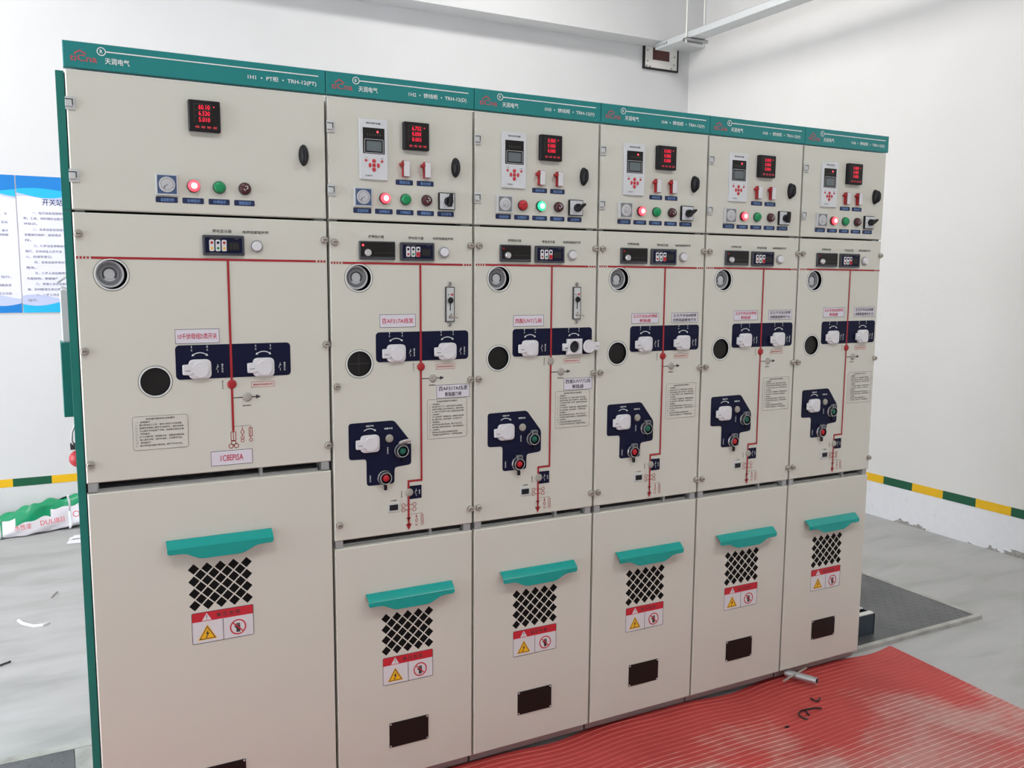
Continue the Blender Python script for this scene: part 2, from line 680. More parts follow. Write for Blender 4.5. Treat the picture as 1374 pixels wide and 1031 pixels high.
# steel channel lying on the right hand plate
ch = MB()
ch.box(-.055, .055, -.13, -.124, 0, .088, channelm)
ch.box(.049, .055, -.13, .13, 0, .088, channelm)
ch.box(-.055, -.049, -.13, .13, 0, .088, channelm)
ch.box(-.049, .049, .124, .13, 0, .088, channelm)
e = bpy.data.objects.new('steel_frame_stub', None)
col.objects.link(e)
e.location = (2.900, .270, .0166)
tag(e, 'small dark steel box frame with white slotted top on the floor plate', 'steel frame')
obj('side_panel', ch.mesh('side_panel', 0), e)
for y0 in (-.126, -.07, -.014, .042, .098):
    obj('slat', MB().box(-.053, .053, y0, y0 + .024, .0881, .092, matwhite).mesh('slat', 0), e)
obj('side_rail', MB().box(-.0545, -.044, -.13, .13, .0921, .0945, matwhite).mesh('side_rail', 0), e)

# red ribbed rubber mat
def wave(x):
    return .038 + .010 * math.sin(x * 8.5 + .6) + .006 * math.sin(x * 17 + 1)


NX = 150
X0, XE, Y1 = -1.3, 2.93, -1.25
PITCH = .0202
prof = []
y = .0
while y > Y1 - .03:
    prof += [(y, 0, 0), (y - PITCH + .0036, 0, 0), (y - PITCH + .0026, .0018, 1), (y - PITCH + .0010, .0018, 1)]
    y -= PITCH
mv, mf, mmi = [], [], []
for k, (py, pz, _) in enumerate(prof):
    for i in range(NX + 1):
        t = i / NX
        xe = XE + .10 * py * .55
        x = X0 + (xe - X0) * t
        fall = math.exp(py / .30)
        yy = py + (wave(x) - .006) * fall - .02 * (1 - fall)
        zz = .006 + pz + fall * .004 * (1 + math.sin(x * 8.5 + .6 - PI / 2)) + .0015 * math.sin(x * 5 + py * 9)
        mv.append((x, yy, max(zz, .0045)))
n = NX + 1
for k in range(len(prof) - 1):
    ridge = prof[k][2] or prof[k + 1][2]
    for i in range(NX):
        mf.append((k * n + i, (k + 1) * n + i, (k + 1) * n + i + 1, k * n + i + 1))
        mmi.append(1 if ridge else 0)
# rim down to the floor
nb = len(mv)
edge = [i for i in range(n)] + [k * n + NX for k in range(1, len(prof))] + [(len(prof) - 1) * n + i for i in range(NX - 1, -1, -1)] + [k * n for k in range(len(prof) - 2, 0, -1)]
for i in edge:
    mv.append((mv[i][0], mv[i][1], .0006))
for a in range(len(edge)):
    b_ = (a + 1) % len(edge)
    mf.append((edge[a], edge[b_], nb + b_, nb + a))
    mmi.append(0)
me = bpy.data.meshes.new('rubber_mat')
me.from_pydata(mv, [], mf)
for mm in mat_mats:
    me.materials.append(mm)
me.polygons.foreach_set('material_index', mmi)
me.polygons.foreach_set('use_smooth', [True] * len(mf))
me.set_sharp_from_angle(angle=math.radians(30))
tag(obj('rubber_mat', me), 'red ribbed rubber floor mat, dusty, laid along the cabinet fronts', 'mat')

# ------------------------------------------------------------------ device builders (origin on the panel, front is -y)
def m_hinge():
    b = MB()
    b.prism(rrect(-.010, .011, -.0145, .0145, .0012, 2), -.004, 0, lightgrey, .0006)
    b.prism([(-.0105, -.0075), (.005, -.0075), (.005, .0085), (-.0105, .0085)], -.0085, -.004, lightgrey, .0006)
    b.box(-.0105, .0058, -.0090, -.0086, .0066, .0086, black)
    b.box(.0032, .0052, -.0090, -.0086, -.0050, .0086, black)
    return b.mesh('hinge')


def m_knob():
    b = MB()
    b.lathe([(0, -.021), (.3, -.0205), (.6, -.018), (.85, -.011), (.97, -.005), (1, 0)], black, n=28, sx=.0128, sz=.027)
    b.lathe([(0, -.0285), (.5, -.0275), (.8, -.022), (1, -.010)], black, n=20, sx=.0034, sz=.0235)
    return b.mesh('door_knob', 60)


def m_meter_body():
    b = MB()
    b.prism(rrect(-.0365, .0365, -.0365, .0365, .003), -.014, 0, black, .002)
    b.prism(rrect(-.031, .031, -.0195, .0315, .001), -.0146, -.014, blackgloss)
    b.stroke([(-.024, .027), (.014, .027), (.014, .013), (-.024, .013)], .0006, -.0148, greytext, True)
    b.stroke([(-.024, -.002), (.016, -.002)], .0005, -.0148, greytext)
    b.stroke([(-.024, -.016), (-.024, .012)], .0005, -.0148, greytext)
    return b.mesh('meter_housing')


def m_meter_buttons(k):
    return MB().prism(rrect(-.0045, .0045, -.0026, .0026, .0016), -.0158, -.0138, redkey, .0006).mesh('meter_button')


def power_meter(cab, x, z, rows, bright=True):
    h = obj('power_meter', cached('meter', m_meter_body), cab, (x, 0, z))
    for i, s_ in enumerate(rows):
        letter(h, s_, -.001, .020 - .0145 * i, .026, .0105, redled, -.0150, 'red_digits')
    for i in range(4):
        obj('meter_button', cached('mbtn', lambda: m_meter_buttons(0)), h, (-.0175 + .0135 * i, 0, -.0265))
    obj('status_light', cached('mled', lambda: MB().lathe([(0, -.0158), (.0016, -.0152), (.0018, -.0140)], redled, n=10).mesh('status_light')), h, (.0215, 0, .022))
    return h


def m_relay():
    b = MB()
    b.prism(rrect(-.0385, .0385, -.078, .078, .0012), -.006, 0, relayface, .0008)
    b.prism(rrect(-.0298, .0298, -.011, .0555, .0012), -.0068, -.006, blackgloss, .0003)
    b.stroke(rrect(-.0255, .0255, -.0085, .026, .0012), .0009, -.0070, relayface, True)
    return b.mesh('relay_face')


def protection_relay(cab, x, z, leds):
    h = obj('protection_relay', cached('relay', m_relay), cab, (x, 0, z))
    obj('lcd_screen', cached('lcd', lambda: MB().prism(rrect(-.0205, .0205, -.0128, .0128, .001), -.0076, -.0066, lcdm).mesh('lcd_screen')), h, (0, 0, .0085))
    for i in range(6):
        letter(h, '|' if i != 2 else 'I', -.0175 + .007 * i, .0375, .0016, .0048, greytext, -.0072, 'led_mark')
    if leds:
        obj('status_light', cached('rled', lambda: MB().lathe([(0, -.0086), (.0025, -.0080), (.0028, -.0066)], lamp_red_on, n=12).mesh('status_light')), h, (.0105, 0, .0455))
    key = cached('rkey', lambda: MB().lathe([(0, -.0082), (.0046, -.008), (.0052, -.0072), (.0054, -.006)], redkey, n=14).mesh('key'))
    key2 = cached('rkeyv', lambda: MB().lathe([(0, -.0082), (.0046, -.008), (.0052, -.0072), (.0054, -.006)], redkey, n=14, sx=.72, sz=1.15).mesh('key'))
    key3 = cached('rkeys', lambda: MB().lathe([(0, -.0076), (.0032, -.0074), (.0036, -.006)], redkey, n=12).mesh('key'))
    obj('key', key3, h, (-.022, 0, -.029))
    obj('key', key3, h, (.0225, 0, -.0295))
    obj('key', key, h, (0, 0, -.0295))
    obj('key', key, h, (0, 0, -.052))
    obj('key', key2, h, (-.0112, 0, -.0408))
    obj('key', key2, h, (.0118, 0, -.0408))
    obj('key', cached('rkeyc', lambda: MB().prism(rrect(-.0045, .0045, -.0045, .0045, .0015), -.0078, -.006, redkey, .0005).mesh('key')), h, (0, 0, -.0408))
    letter(h, '微机保护装置', -.001, .0672, .040, .0052, blacktext, -.0063)
    letter(h, '复归', -.022, -.0215, .007, .003, greytext, -.0063)
    letter(h, '取消', .022, -.0225, .007, .003, greytext, -.0063)
    letter(h, '天润电气', -.014, -.068, .020, .0045, greytext, -.0063)
    return h


def m_press_switch():
    b = MB()
    b.box(-.009, .009, -.0132, 0, -.021, .021, red)
    b.prism(rrect(-.0088, .0088, -.0206, .0206, .001, 2), -.0150, -.0131, white, .0005, side=blacktext)
    b.lathe([(0, -.0165), (.0045, -.016), (.005, -.012), (.005, 0)], red, -.0118, .011, 12)
    return b.mesh('press_switch')


def name_plate(cab, x, z, s_):
    p = obj('name_plate', cached('nplate', lambda: MB().prism(rrect(-.0248, .0248, -.0068, .0068, .0022, 3), -.0012, 0, platenavy, .0004).mesh('name_plate')), cab, (x, 0, z))
    letter(p, s_, .001, 0, .030, .0082, bluetext, -.0015)
    return p


def m_gauge():
    b = MB()
    b.prism(rrect(-.0255, .0255, -.0255, .0255, .0015), -.008, 0, lightgrey, .001)
    b.prism(rrect(-.0215, .0215, -.0215, .0215, .001), -.0084, -.008, blueface)
    b.lathe([(0, -.0095), (.0175, -.0094), (.0182, -.0088), (.0186, -.008)], dial, n=28)
    b.stroke(circ(0, .0006, .0135, 28), .0006, -.0097, greytext, True)
    for k in range(-4, 5):
        a = math.radians(90 + 28 * k)
        b.stroke([(.0138 * math.cos(a), .0138 * math.sin(a)), (.016 * math.cos(a), .016 * math.sin(a))], .0007, -.0097, greytext)
    b.stroke([(.002, .001), (-.010, -.009)], .0012, -.0099, blacktext)
    b.stroke([(-.006, -.001), (-.005, -.011)], .0009, -.0099, blacktext)
    return b.mesh('square_gauge')


def m_gauge_alt():
    b = MB()
    b.prism(rrect(-.0255, .0255, -.0255, .0255, .0015), -.010, 0, lightgrey, .001)
    b.prism(rrect(-.021, .021, -.021, .021, .001), -.0103, -.010, dialring)
    b.lathe([(0, -.0112), (.0165, -.0110), (.0178, -.0105), (.018, -.010)], dial, n=28)
    b.stroke(circ(.002, 0, .009, 24), .0007, -.0115, greytext, True)
    b.stroke([(.002, 0), (-.008, -.008)], .001, -.0116, blacktext)
    return b.mesh('square_gauge')


def indicator_lamp(cab, x, z, kind):
    bz = {'red_on': lamp_red_on, 'red_off': lamp_red_off, 'green_on': lamp_green_on, 'green_off': lamp_green_off, 'dark': lamp_dark}[kind]
    rim = {'red_on': lamp_red_off, 'red_off': lamp_red_off, 'green_on': lamp_green_off, 'green_off': lamp_green_off, 'dark': lamp_dark}[kind]
    L = obj('indicator_lamp', cached('bezel', lambda: MB().lathe([(.0125, -.004), (.0152, -.0035), (.0156, 0)], darkgrey, n=28, cap=False).lathe([(0, -.002), (.0125, -.002), (.0125, -.004)], darkgrey, n=28).mesh('bezel')), cab, (x, 0, z))
    obj('lens', cached('lens' + kind, lambda: MB().lathe([(0, -.0142), (.007, -.0140), (.0112, -.0128), (.0136, -.0095), (.0142, -.0035)], bz, n=28,
        mts=[bz, bz, bz, rim]).mesh('lens', 60)), L)
    if kind == 'red_on':
        obj('bright_core', cached('corer', lambda: MB().lathe([(0, -.0149), (.0055, -.0147), (.0075, -.0138)], lamp_core_on, n=20).mesh('bright_core', 60)), L)
    if kind == 'green_on':
        obj('bright_core', cached('coreg', lambda: MB().lathe([(0, -.0149), (.0055, -.0147), (.0078, -.0138)], lamp_green_core, n=20).mesh('bright_core', 60)), L)
    if kind == 'dark':
        obj('arrow_mark', cached('dmark', lambda: MB().stroke([(-.002, .005), (.004, .005), (.005, 0), (.001, -.002)], .0014, -.0146, relayface).stroke([(-.005, -.001), (-.001, -.006)], .0014, -.0146, relayface).mesh('arrow_mark', 0)), L)
    return L


def rotary_switch(cab, x, z, ang):
    def plate():
        b = MB()
        b.prism(rrect(-.024, .024, -.0235, .0235, .0015), -.008, 0, black, .0008)
        b.prism(rrect(-.0215, .0215, -.021, .021, .001), -.0084, -.008, relayface)
        for k in range(5):
            a = math.radians(40 + 50 * k)
            b.stroke([(.0165 * math.cos(a), .0165 * math.sin(a)), (.0195 * math.cos(a), .0195 * math.sin(a))], .001, -.0086, blacktext)
        return b.mesh('switch_plate')

    def knob():
        b = MB()
        b.lathe([(0, -.019), (.0105, -.019), (.0118, -.0175), (.0125, -.008)], black, n=24)
        b.prism(round_poly([(-.0045, -.016), (.0045, -.016), (.0052, .004), (.0030, .021), (-.0030, .021), (-.0052, .004)], .003), -.031, -.0175, black, .0015)
        return b.mesh('switch_knob')
    p = obj('rotary_switch', cached('rotp', plate), cab, (x, 0, z))
    obj('knob', cached('rotk', knob), p, (.003, 0, 0), (0, math.radians(ang), 0))
    return p


def m_bolt():
    b = MB()
    b.lathe([(0, -.0095), (.0068, -.0095), (.0085, -.008), (.0085, -.001), (.0098, -.001), (.0098, 0)], steel, n=14)
    b.box(-.0055, .0055, -.0099, -.0094, -.0009, .0009, dark)
    return b.mesh('panel_bolt', 30)


def m_dev_a():
    b = MB()
    b.prism(rrect(-.050, .050, -.0245, .0245, .0025), -.008, 0, darkgrey, .0012)
    b.prism(rrect(-.047, .047, -.0165, .0215, .001), -.0084, -.008, blackgloss)
    b.stroke([(-.010, -.006), (.044, -.006)], .0006, -.0086, greytext)
    for k in range(4):
        b.stroke([(-.012 + .014 * k, -.020), (-.002 + .014 * k, -.020)], .0012, -.0083, greytext)
    return b.mesh('control_unit')


def control_unit(cab, x, z, lit):
    h = obj('control_unit', cached('deva', m_dev_a), cab, (x, 0, z))
    obj('knob', cached('devak', lambda: MB().lathe([(0, -.0155), (.0075, -.0152), (.0092, -.013), (.0098, -.008)], chrome, n=20).mesh('knob', 50)), h, (-.0275, 0, -.006))
    obj('status_light', cached('devl' + str(lit), lambda: MB().lathe([(0, -.0105), (.0025, -.0098), (.0028, -.0084)], lamp_red_on if lit else lamp_red_off, n=12).mesh('status_light')), h, (-.041, 0, .0135))
    return h


def live_indicator(cab, x, z, kind):
    def body():
        b = MB()
        b.prism(rrect(-.0495, .0495, -.0248, .0248, .003), -.008, 0, darkgrey, .0012)
        b.prism(rrect(-.044, .044, -.019, .019, .0015), -.0083, -.008, navy)
        b.prism(rrect(.010, .037, -.012, .009, .001), -.0086, -.0083, blackgloss)
        for k in range(3):
            b.box(.0145 + .0075 * k, .0195 + .0075 * k, -.0088, -.0086, -.009, .006, dark)
        b.stroke([(-.033, .0165), (-.006, .0165)], .0016, -.0086, greytext)
        b.stroke([(.026, .0165), (.036, .0165)], .0014, -.0086, greytext)
        b.stroke([(-.036, -.0185), (-.010, -.0185)], .0012, -.0086, greytext)
        return b.mesh('live_line_indicator')

    def win(third):
        b = MB()
        b.prism(rrect(-.0058, .0058, -.0138, .0138, .003), -.0092, -.0083, white, .0003)
        top, bot = (lamp_red_off, warnyellow) if kind == 'pt' and third != 1 else (navy, lamp_red_off)
        if third == 1:
            bot = lamp_green_off
        if third == 2 and kind != 'pt':
            b.prism(rrect(-.0056, .0056, -.0136, 0, .0028), -.0095, -.0092, redkey)
        b.lathe([(0, -.0108), (.0030, -.0104), (.0034, -.0092)], top if third != 1 else navy, 0, .0068, 12)
        b.lathe([(0, -.0108), (.0028, -.0104), (.0032, -.0092)], bot, 0, -.0066, 12)
        return b.mesh('phase_window')
    h = obj('live_line_indicator', cached('devb', body), cab, (x, 0, z))
    for k in range(3):
        obj('phase_window', cached(('win', kind, k), lambda: win(k)), h, (-.0285 + .0146 * k, 0, -.0005))
    return h


def m_round_button():
    b = MB()
    b.lathe([(0, -.011), (.0105, -.0108), (.0118, -.0095), (.0122, -.005), (.0150, -.0045), (.0158, -.003), (.016, 0)], matwhite, n=28,
            mts=[white, white, white, dialring, matwhite, dialring])
    return b.mesh('round_button', 40)


def m_ring(r):
    b = MB()
    b.lathe([(r, .0005), (r, -.0012), (r + .0022, -.0012), (r + .0022, 0)], whiteprint, n=36, cap=False)
    b.lathe([(r + .0042, 0), (r + .0042, -.0005), (r + .0051, -.0005), (r + .0051, 0)], greytext, n=36, cap=False)
    return b.mesh('rim', 40)


def m_pressure_gauge():
    b = MB()
    b.lathe([(0, .0110), (.0120, .0110), (.0126, .0116), (.0172, .0116), (.0178, .0102), (.0222, .0102), (.0228, .0112), (.0268, .0112), (.0274, .0090), (.0318, .0086), (.0326, .0100), (.0328, .048)],
            dial, n=36, mts=[dial, dialring, dial, dialring, dialring, dark, dialring, dialring, dial, dialring, dark])
    for k in range(22):
        a0, a1 = math.radians(-40 + 260 * k / 22), math.radians(-40 + 260 * (k + 1) / 22)
        b.flat([(.0122 * math.cos(a0), .0122 * math.sin(a0)), (.0165 * math.cos(a0), .0165 * math.sin(a0)), (.0165 * math.cos(a1), .0165 * math.sin(a1)), (.0122 * math.cos(a1), .0122 * math.sin(a1))], .0106, darkgrey)
    return b.mesh('pressure_gauge', 40)


def m_cover():
    """white lever-hole cover: body with a raised disc and a pull tab, origin at the body centre"""
    b = MB()
    b.prism(round_poly([(-.0265, -.024), (.0265, -.024), (.0265, .024), (-.0265, .024)], .013, 4), -.009, 0, white, .002)
    pts = []
    for k in range(25):
        a = math.radians(155 - 310 * k / 24)
        pts.append((.001 + .0205 * math.cos(a), -.001 + .0205 * math.sin(a)))
    pts += [(-.026, -.0135), (-.040, -.0125), (-.0415, -.010), (-.0415, .0095), (-.040, .012), (-.026, .013)]
    b.prism(pts, -.013, -.006, white, .0015)
    b.box(-.036, -.024, -.0133, -.0128, -.0035, -.0015, dialring)
    return b.mesh('cover')


def m_cover_open():
    b = MB()
    b.plate(-.0255, .0265, -.024, .024, [circ(-.001, 0, .0185, 28)], .012, white, .003, .012)
    for v in range(len(b.v)):
        x, y, z = b.v[v]
        b.v[v] = (x, y - .012, z)
    b.lathe([(0, -.0015), (.0185, -.0015)], dark, -.001, 0, 28)
    b.prism(rrect(-.041, -.0245, -.011, .0105, .002), -.012, -.002, white, .0015)
    b.prism(rrect(-.038, -.027, -.005, -.001, .001), -.0125, -.012, dialring)
    return b.mesh('cover')


def m_flap():
    b = MB()
    b.lathe([(0, -.0125), (.0170, -.0125), (.0178, -.0140), (.0195, -.0140), (.0205, -.012), (.0205, -.008), (0, -.008)], white, 0, 0, 28)
    b.prism(rrect(.0185, .038, -.0125, .0125, .002), -.0125, -.007, white, .0012)
    b.box(.024, .034, -.0128, -.0124, -.001, .001, dialring)
    return b.mesh('open_flap', 45)


def arc_mesh(r, a0, a1, arrows):
    b = MB()
    p = [(r * math.cos(math.radians(a0 + (a1 - a0) * k / 14)), r * math.sin(math.radians(a0 + (a1 - a0) * k / 14))) for k in range(15)]
    b.stroke(p, .0019, 0, whiteprint)
    for end, nxt in ([(p[0], p[2]), (p[-1], p[-3])] if arrows == 2 else [(p[0], p[2])]):
        e_, q = Vector(end), Vector(nxt)
        d = (e_ - q).normalized()
        nrm = Vector((-d.y, d.x))
        b.flat([tuple(e_ + d * .0035), tuple(e_ + nrm * .0032 - d * .002), tuple(e_ - nrm * .0032 - d * .002)], 0, whiteprint)
    return b.mesh('turn_arrow', 0)


def m_disk(kind):
    mt = {'red': red, 'grey': clear, 'clear': clear}[kind]
    b = MB()
    r = .0112
    b.lathe([(0, -.0052), (r * .55, -.0050), (r * .86, -.0042), (r, -.0022), (r + .0004, 0)], mt, n=24)
    return b.mesh('position_disc', 50)


def m_slot():
    b = MB()
    b.prism(rrect(-.0138, .0138, -.049, .049, .001), -.005, 0, blacktext, .0006)
    b.prism(rrect(-.0110, .0110, -.0465, .0465, .0008), -.0054, -.005, lightgrey)
    b.box(-.0012, .0012, -.0060, -.0054, -.018, .020, black)
    b.lathe([(0, -.0075), (.003, -.007), (.0034, -.0054)], redkey, .0055, .027, 12)
    b.lathe([(0, -.0066), (.0016, -.0064), (.0018, -.0054)], darkgrey, -.0055, .027, 10)
    b.lathe([(0, -.0066), (.0016, -.0064), (.0018, -.0054)], dark, .002, -.028, 10)
    return b.mesh('lever_slot')


def m_slot_lever():
    b = MB()
    b.lathe([(0, -.013), (.0075, -.0125), (.0088, -.0105), (.0078, -.008), (.0035, -.0075), (.003, -.0054)], black, -.0008, .011, 16)
    return b.mesh('slide_lever', 50)


def m_slot_latch():
    b = MB()
    b.tube([(-.003, -.008, -.0345), (.006, -.011, -.0345), (.014, -.013, -.036), (.021, -.012, -.0395)], .0018, steel, 7)
    b.lathe([(0, -.010), (.0042, -.009), (.0046, -.0054)], steel, -.001, -.0345, 12)
    return b.mesh('seal_latch', 50)


NAVY2 = [(.046, 1.1035), (.1765, 1.1045), (.2265, 1.040), (.2265, .9755), (.177, .9715), (.176, .926), (.0955, .926), (.0955, 1.0015), (.046, 1.003)]


def m_guard_button(kind, flap):
    b = MB()
    mt = btn_green if kind == 'green' else btn_red
    b.lathe([(.0150, -.004), (.0195, -.004), (.0205, -.0025), (.0205, 0)], chrome, n=32, cap=False, mts=[darkgrey, chrome, chrome])
    b.lathe([(.0150, -.004), (.0150, -.014), (.0168, -.014), (.0172, -.004)], chrome, n=32, cap=False, mts=[black, chrome, darkgrey])
    b.lathe([(0, -.003), (.0150, -.003)], black, n=24)
    return b.mesh('button_guard', 40)


def push_button(cab, x, z, kind, flap):
    h = obj('push_button', cached('guard', lambda: m_guard_button('green', 0)), cab, (x, -.001, z))
    mt = btn_green if kind == 'green' else btn_red
    obj('button_cap', cached('cap' + kind, lambda: MB().lathe([(0, -.0125), (.0080, -.0122), (.0094, -.0108), (.0098, -.003)], mt, n=24).mesh('button_cap', 45)), h, (.001, 0, 0))
    if flap == 'shut':
        obj('guard_hood', cached('hood', lambda: MB().prism(rrect(-.0095, .0095, .0165, .0275, .002), -.016, -.004, dialring, .001)
            .prism(rrect(-.0062, .0062, .0185, .0252, .001), -.0164, -.016, darkgrey).mesh('guard_hood')), h)
    elif flap == 'open':
        def fl():
            q = MB()
            q.lathe([(0, -.001), (.0150, -.001), (.0175, .0), (.0185, .003), (.0175, .004), (0, .004)], clearcover, n=24)
            q.box(.008, .020, -.003, .004, -.008, -.002, clearcover)
            return q.mesh('guard_flap', 50)
        obj('guard_flap', cached('flapo', fl), h, (.004, -.022, .0265), (math.radians(62), 0, math.radians(10)))
    if kind == 'red':
        obj('seal_tag', cached('seal', lambda: MB().box(-.0038, .0038, -.010, -.004, -.034, -.019, black).tube([(0, -.006, -.021), (.004, -.008, -.024), (.005, -.008, -.029)], .0008, redkey, 5).mesh('seal_tag')), h)
    else:
        obj('hinge_pin', cached('pin', lambda: MB().box(-.0012, .0012, -.006, -.0005, -.034, -.020, dialring if flap == 'shut' else black).mesh('hinge_pin')), h, (.003, 0, 0))
    return h


def m_counter():
    b = MB()
    b.prism(rrect(-.0175, .0175, -.0125, .0125, .0015), -.003, 0, lightgrey, .0006)
    b.prism(rrect(-.0125, .0125, -.0080, .0080, .0008), -.0036, -.003, black)
    return b.mesh('counter')


# ---- printed single-line diagrams
def m_symbols():
    b = MB()
    for sx in (-1, 1):
        for sz in (.006, -.0075):
            b.stroke(circ(.0165 * sx, sz, .0052, 14), 0.0015, 0, red, True)
            b.stroke([(.0105 * sx, sz), (.003 * sx, sz)], 0.0016, 0, red)
    b.stroke([(.003, -.022), (.040, -.022)], 0.0008, 0, greytext)
    b.stroke([(.0225, -.022), (.0225, -.027)], 0.0011, 0, red)
    b.flat([(.019, -.032), (.026, -.032), (.0225, -.026)], 0, red)
    b.stroke([(.0225, -.035), (.0265, -.041), (.0225, -.047), (.0185, -.041)], 0.0014, 0, red, True)
    b.stroke([(.019, -.051), (.021, -.056), (.024, -.056), (.026, -.051)], 0.0014, 0, red)
    b.stroke([(.040, -.022), (.040, -.027)], 0.0008, 0, red)
    b.stroke([(.0365, -.027), (.0435, -.027), (.0435, -.056), (.0365, -.056)], 0.0011, 0, red, True)
    for k in range(4):
        b.stroke([(.0375, -.031 - .006 * k), (.0425, -.034 - .006 * k)], 0.0011, 0, red)
    return b.mesh('diagram_symbols', 0)


def m_symbols_pt():
    b = MB()
    b.stroke([(-.006, .010), (.006, .010), (.006, -.012), (-.006, -.012)], 0.0016, 0, red, True)
    b.stroke([(0, .020), (0, -.014)], 0.0016, 0, red)
    for q in ((0, -.018), (-.0065, -.026), (.0065, -.026)):
        b.stroke(circ(q[0], q[1], .0055, 14), 0.0018, 0, red, True)
    b.stroke([(.003, .024), (.043, .024)], 0.0008, 0, greytext)
    b.stroke([(.0225, .024), (.0225, .016)], 0.0011, 0, red)
    b.stroke([(.0225, .016), (.027, .008), (.0225, 0), (.018, .008)], 0.0015, 0, red, True)
    b.stroke(circ(.0225, -.006, .004, 12), 0.0014, 0, red, True)
    b.stroke(circ(.0225, -.014, .004, 12), 0.0014, 0, red, True)
    b.stroke([(.039, .018), (.047, .018), (.047, -.004), (.039, -.004)], 0.0015, 0, red, True)
    b.stroke([(.043, .024), (.043, -.010)], 0.0012, 0, red)
    b.stroke(circ(.043, -.014, .004, 12), 0.0014, 0, red, True)
    return b.mesh('diagram_symbols', 0)


INSTR = ['本柜操作程序及注意事项', '一、送电操作：', '１、确认柜内无人工作，接地刀闸处于分闸位置。', '２、将操作手柄插入隔离开关操作孔，顺时针旋转。', '３、合上隔离开关后取下手柄，检查指示是否正确。', '二、停电操作：',
         '１、按下分闸按钮，断路器分闸，观察指示牌位置。', '２、插入操作手柄，逆时针旋转，分开隔离开关。', '三、接地操作：', '１、确认带电显示器三相无电，隔离开关在分位。', '２、将手柄插入接地开关操作孔，顺时针旋转到位。',
         '四、注意事项：', '１、操作前必须认真核对设备编号和名称。', '２、严禁带负荷拉合隔离开关，严禁带电合接地。']


def instruction_plate(cab, x0, x1, z0, z1, lines):
    wd, ht = x1 - x0, z1 - z0
    key = ('ins', round(wd, 4), round(ht, 4))

    def make():
        b = MB()
        b.prism(rrect(-wd / 2, wd / 2, -ht / 2, ht / 2, .006), -.0008, 0, cream, .0002)
        b.stroke(rrect(-wd / 2 + .001, wd / 2 - .001, -ht / 2 + .001, ht / 2 - .001, .0055), .0008, -.0010, greytext, True)
        return b.mesh('instruction_plate')
    p = obj('instruction_plate', cached(key, make), cab, ((x0 + x1) / 2, 0, (z0 + z1) / 2))
    n = len(lines)
    pitch = (ht - .012) / n
    letter(p, lines[0], 0, ht / 2 - .0075, wd * .52, .0050, greytext, -.0012)
    for i, s_ in enumerate(lines[1:], 1):
        lw = (wd - .014) * (len(s_) / 23.5)
        letter(p, s_, -wd / 2 + .007 + lw / 2, ht / 2 - .0075 - i * pitch, lw, min(.0050, pitch * .72), greytext, -.0012)
    return p


def paper_label(cab, x0, x1, z0, z1, rows, mt, fit=1.0):
    wd, ht = x1 - x0, z1 - z0

    def make():
        b = MB()
        b.prism(rrect(-wd / 2, wd / 2, -ht / 2, ht / 2, .0008, 2), -.0008, 0, sticker)
        b.stroke([(-wd / 2 + .0006, -ht / 2 + .0006), (wd / 2 - .0006, -ht / 2 + .0006), (wd / 2 - .0006, ht / 2 - .0006), (-wd / 2 + .0006, ht / 2 - .0006)], .0011, -.0010, blacktext, True)
        return b.mesh('paper_label', 0)
    p = obj('paper_label', cached(('lab', round(wd, 4), round(ht, 4)), make), cab, ((x0 + x1) / 2, 0, (z0 + z1) / 2))
    n = len(rows)
    for i, s_ in enumerate(rows):
        wide = max(len(r) for r in rows)
        lw = wd * .88 * (max(.45, len(s_) / wide) if n > 1 else 1)
        letter(p, s_, 0, ht * (.0 if n == 1 else (.22 - .44 * i)), lw * fit, ht * (.42 if n == 1 else .34), mt, -.0012)
    return p


def lower_handle(cab, xc, ztop):
    """sheet handle: slanting top, front plate with a dropped middle lip"""
    def make():
        hw = .130
        b = MB()
        yo, zt, zs = -.027, 0.0, -.013
        top = [(-hw, .0), (hw, .0)]
        # front plate outline (x,z)
        low = [(-hw, zs - .0095), (-hw + .004, zs - .0135), (-.098, zs - .0140), (-.085, zs - .0160), (-.070, zs - .0235), (-.056, zs - .0300), (-.045, zs - .0320),
               (.045, zs - .0320), (.056, zs - .0300), (.070, zs - .0235), (.085, zs - .0160), (.098, zs - .0140), (hw - .004, zs - .0135), (hw, zs - .0095)]
        out = low + [(hw, zs), (-hw, zs)]
        b.prism(out, yo, yo + .0022, teal, .0006)
        t = .0022
        # slanting top with a soft fold
        prof = [(0.0, .004), (-.006, .004), (-.0255, -.0112), (yo, zs)]
        inner = [(0.0, .004 - t), (-.0055, .004 - t), (-.0240, -.0112 - t), (yo + t, zs)]
        base = len(b.v)
        for x in (-hw, hw):
            b.v += [(x, y_, z_) for y_, z_ in prof] + [(x, y_, z_) for y_, z_ in inner]
        n_ = len(prof)
        k1 = base + 2 * n_
        mi = b.m(teal)
        for i in range(n_ - 1):
            b.f += [(base + i, base + i + 1, k1 + i + 1, k1 + i), (base + n_ + i, k1 + n_ + i, k1 + n_ + i + 1, base + n_ + i + 1),
                    (base + i, base + n_ + i, base + n_ + i + 1, base + i + 1), (k1 + i, k1 + i + 1, k1 + n_ + i + 1, k1 + n_ + i)]
            b.mi += [mi] * 4
        return b.mesh('pull_handle', 24)
    return obj('pull_handle', cached('handle', make), cab, (xc, 0, ztop))


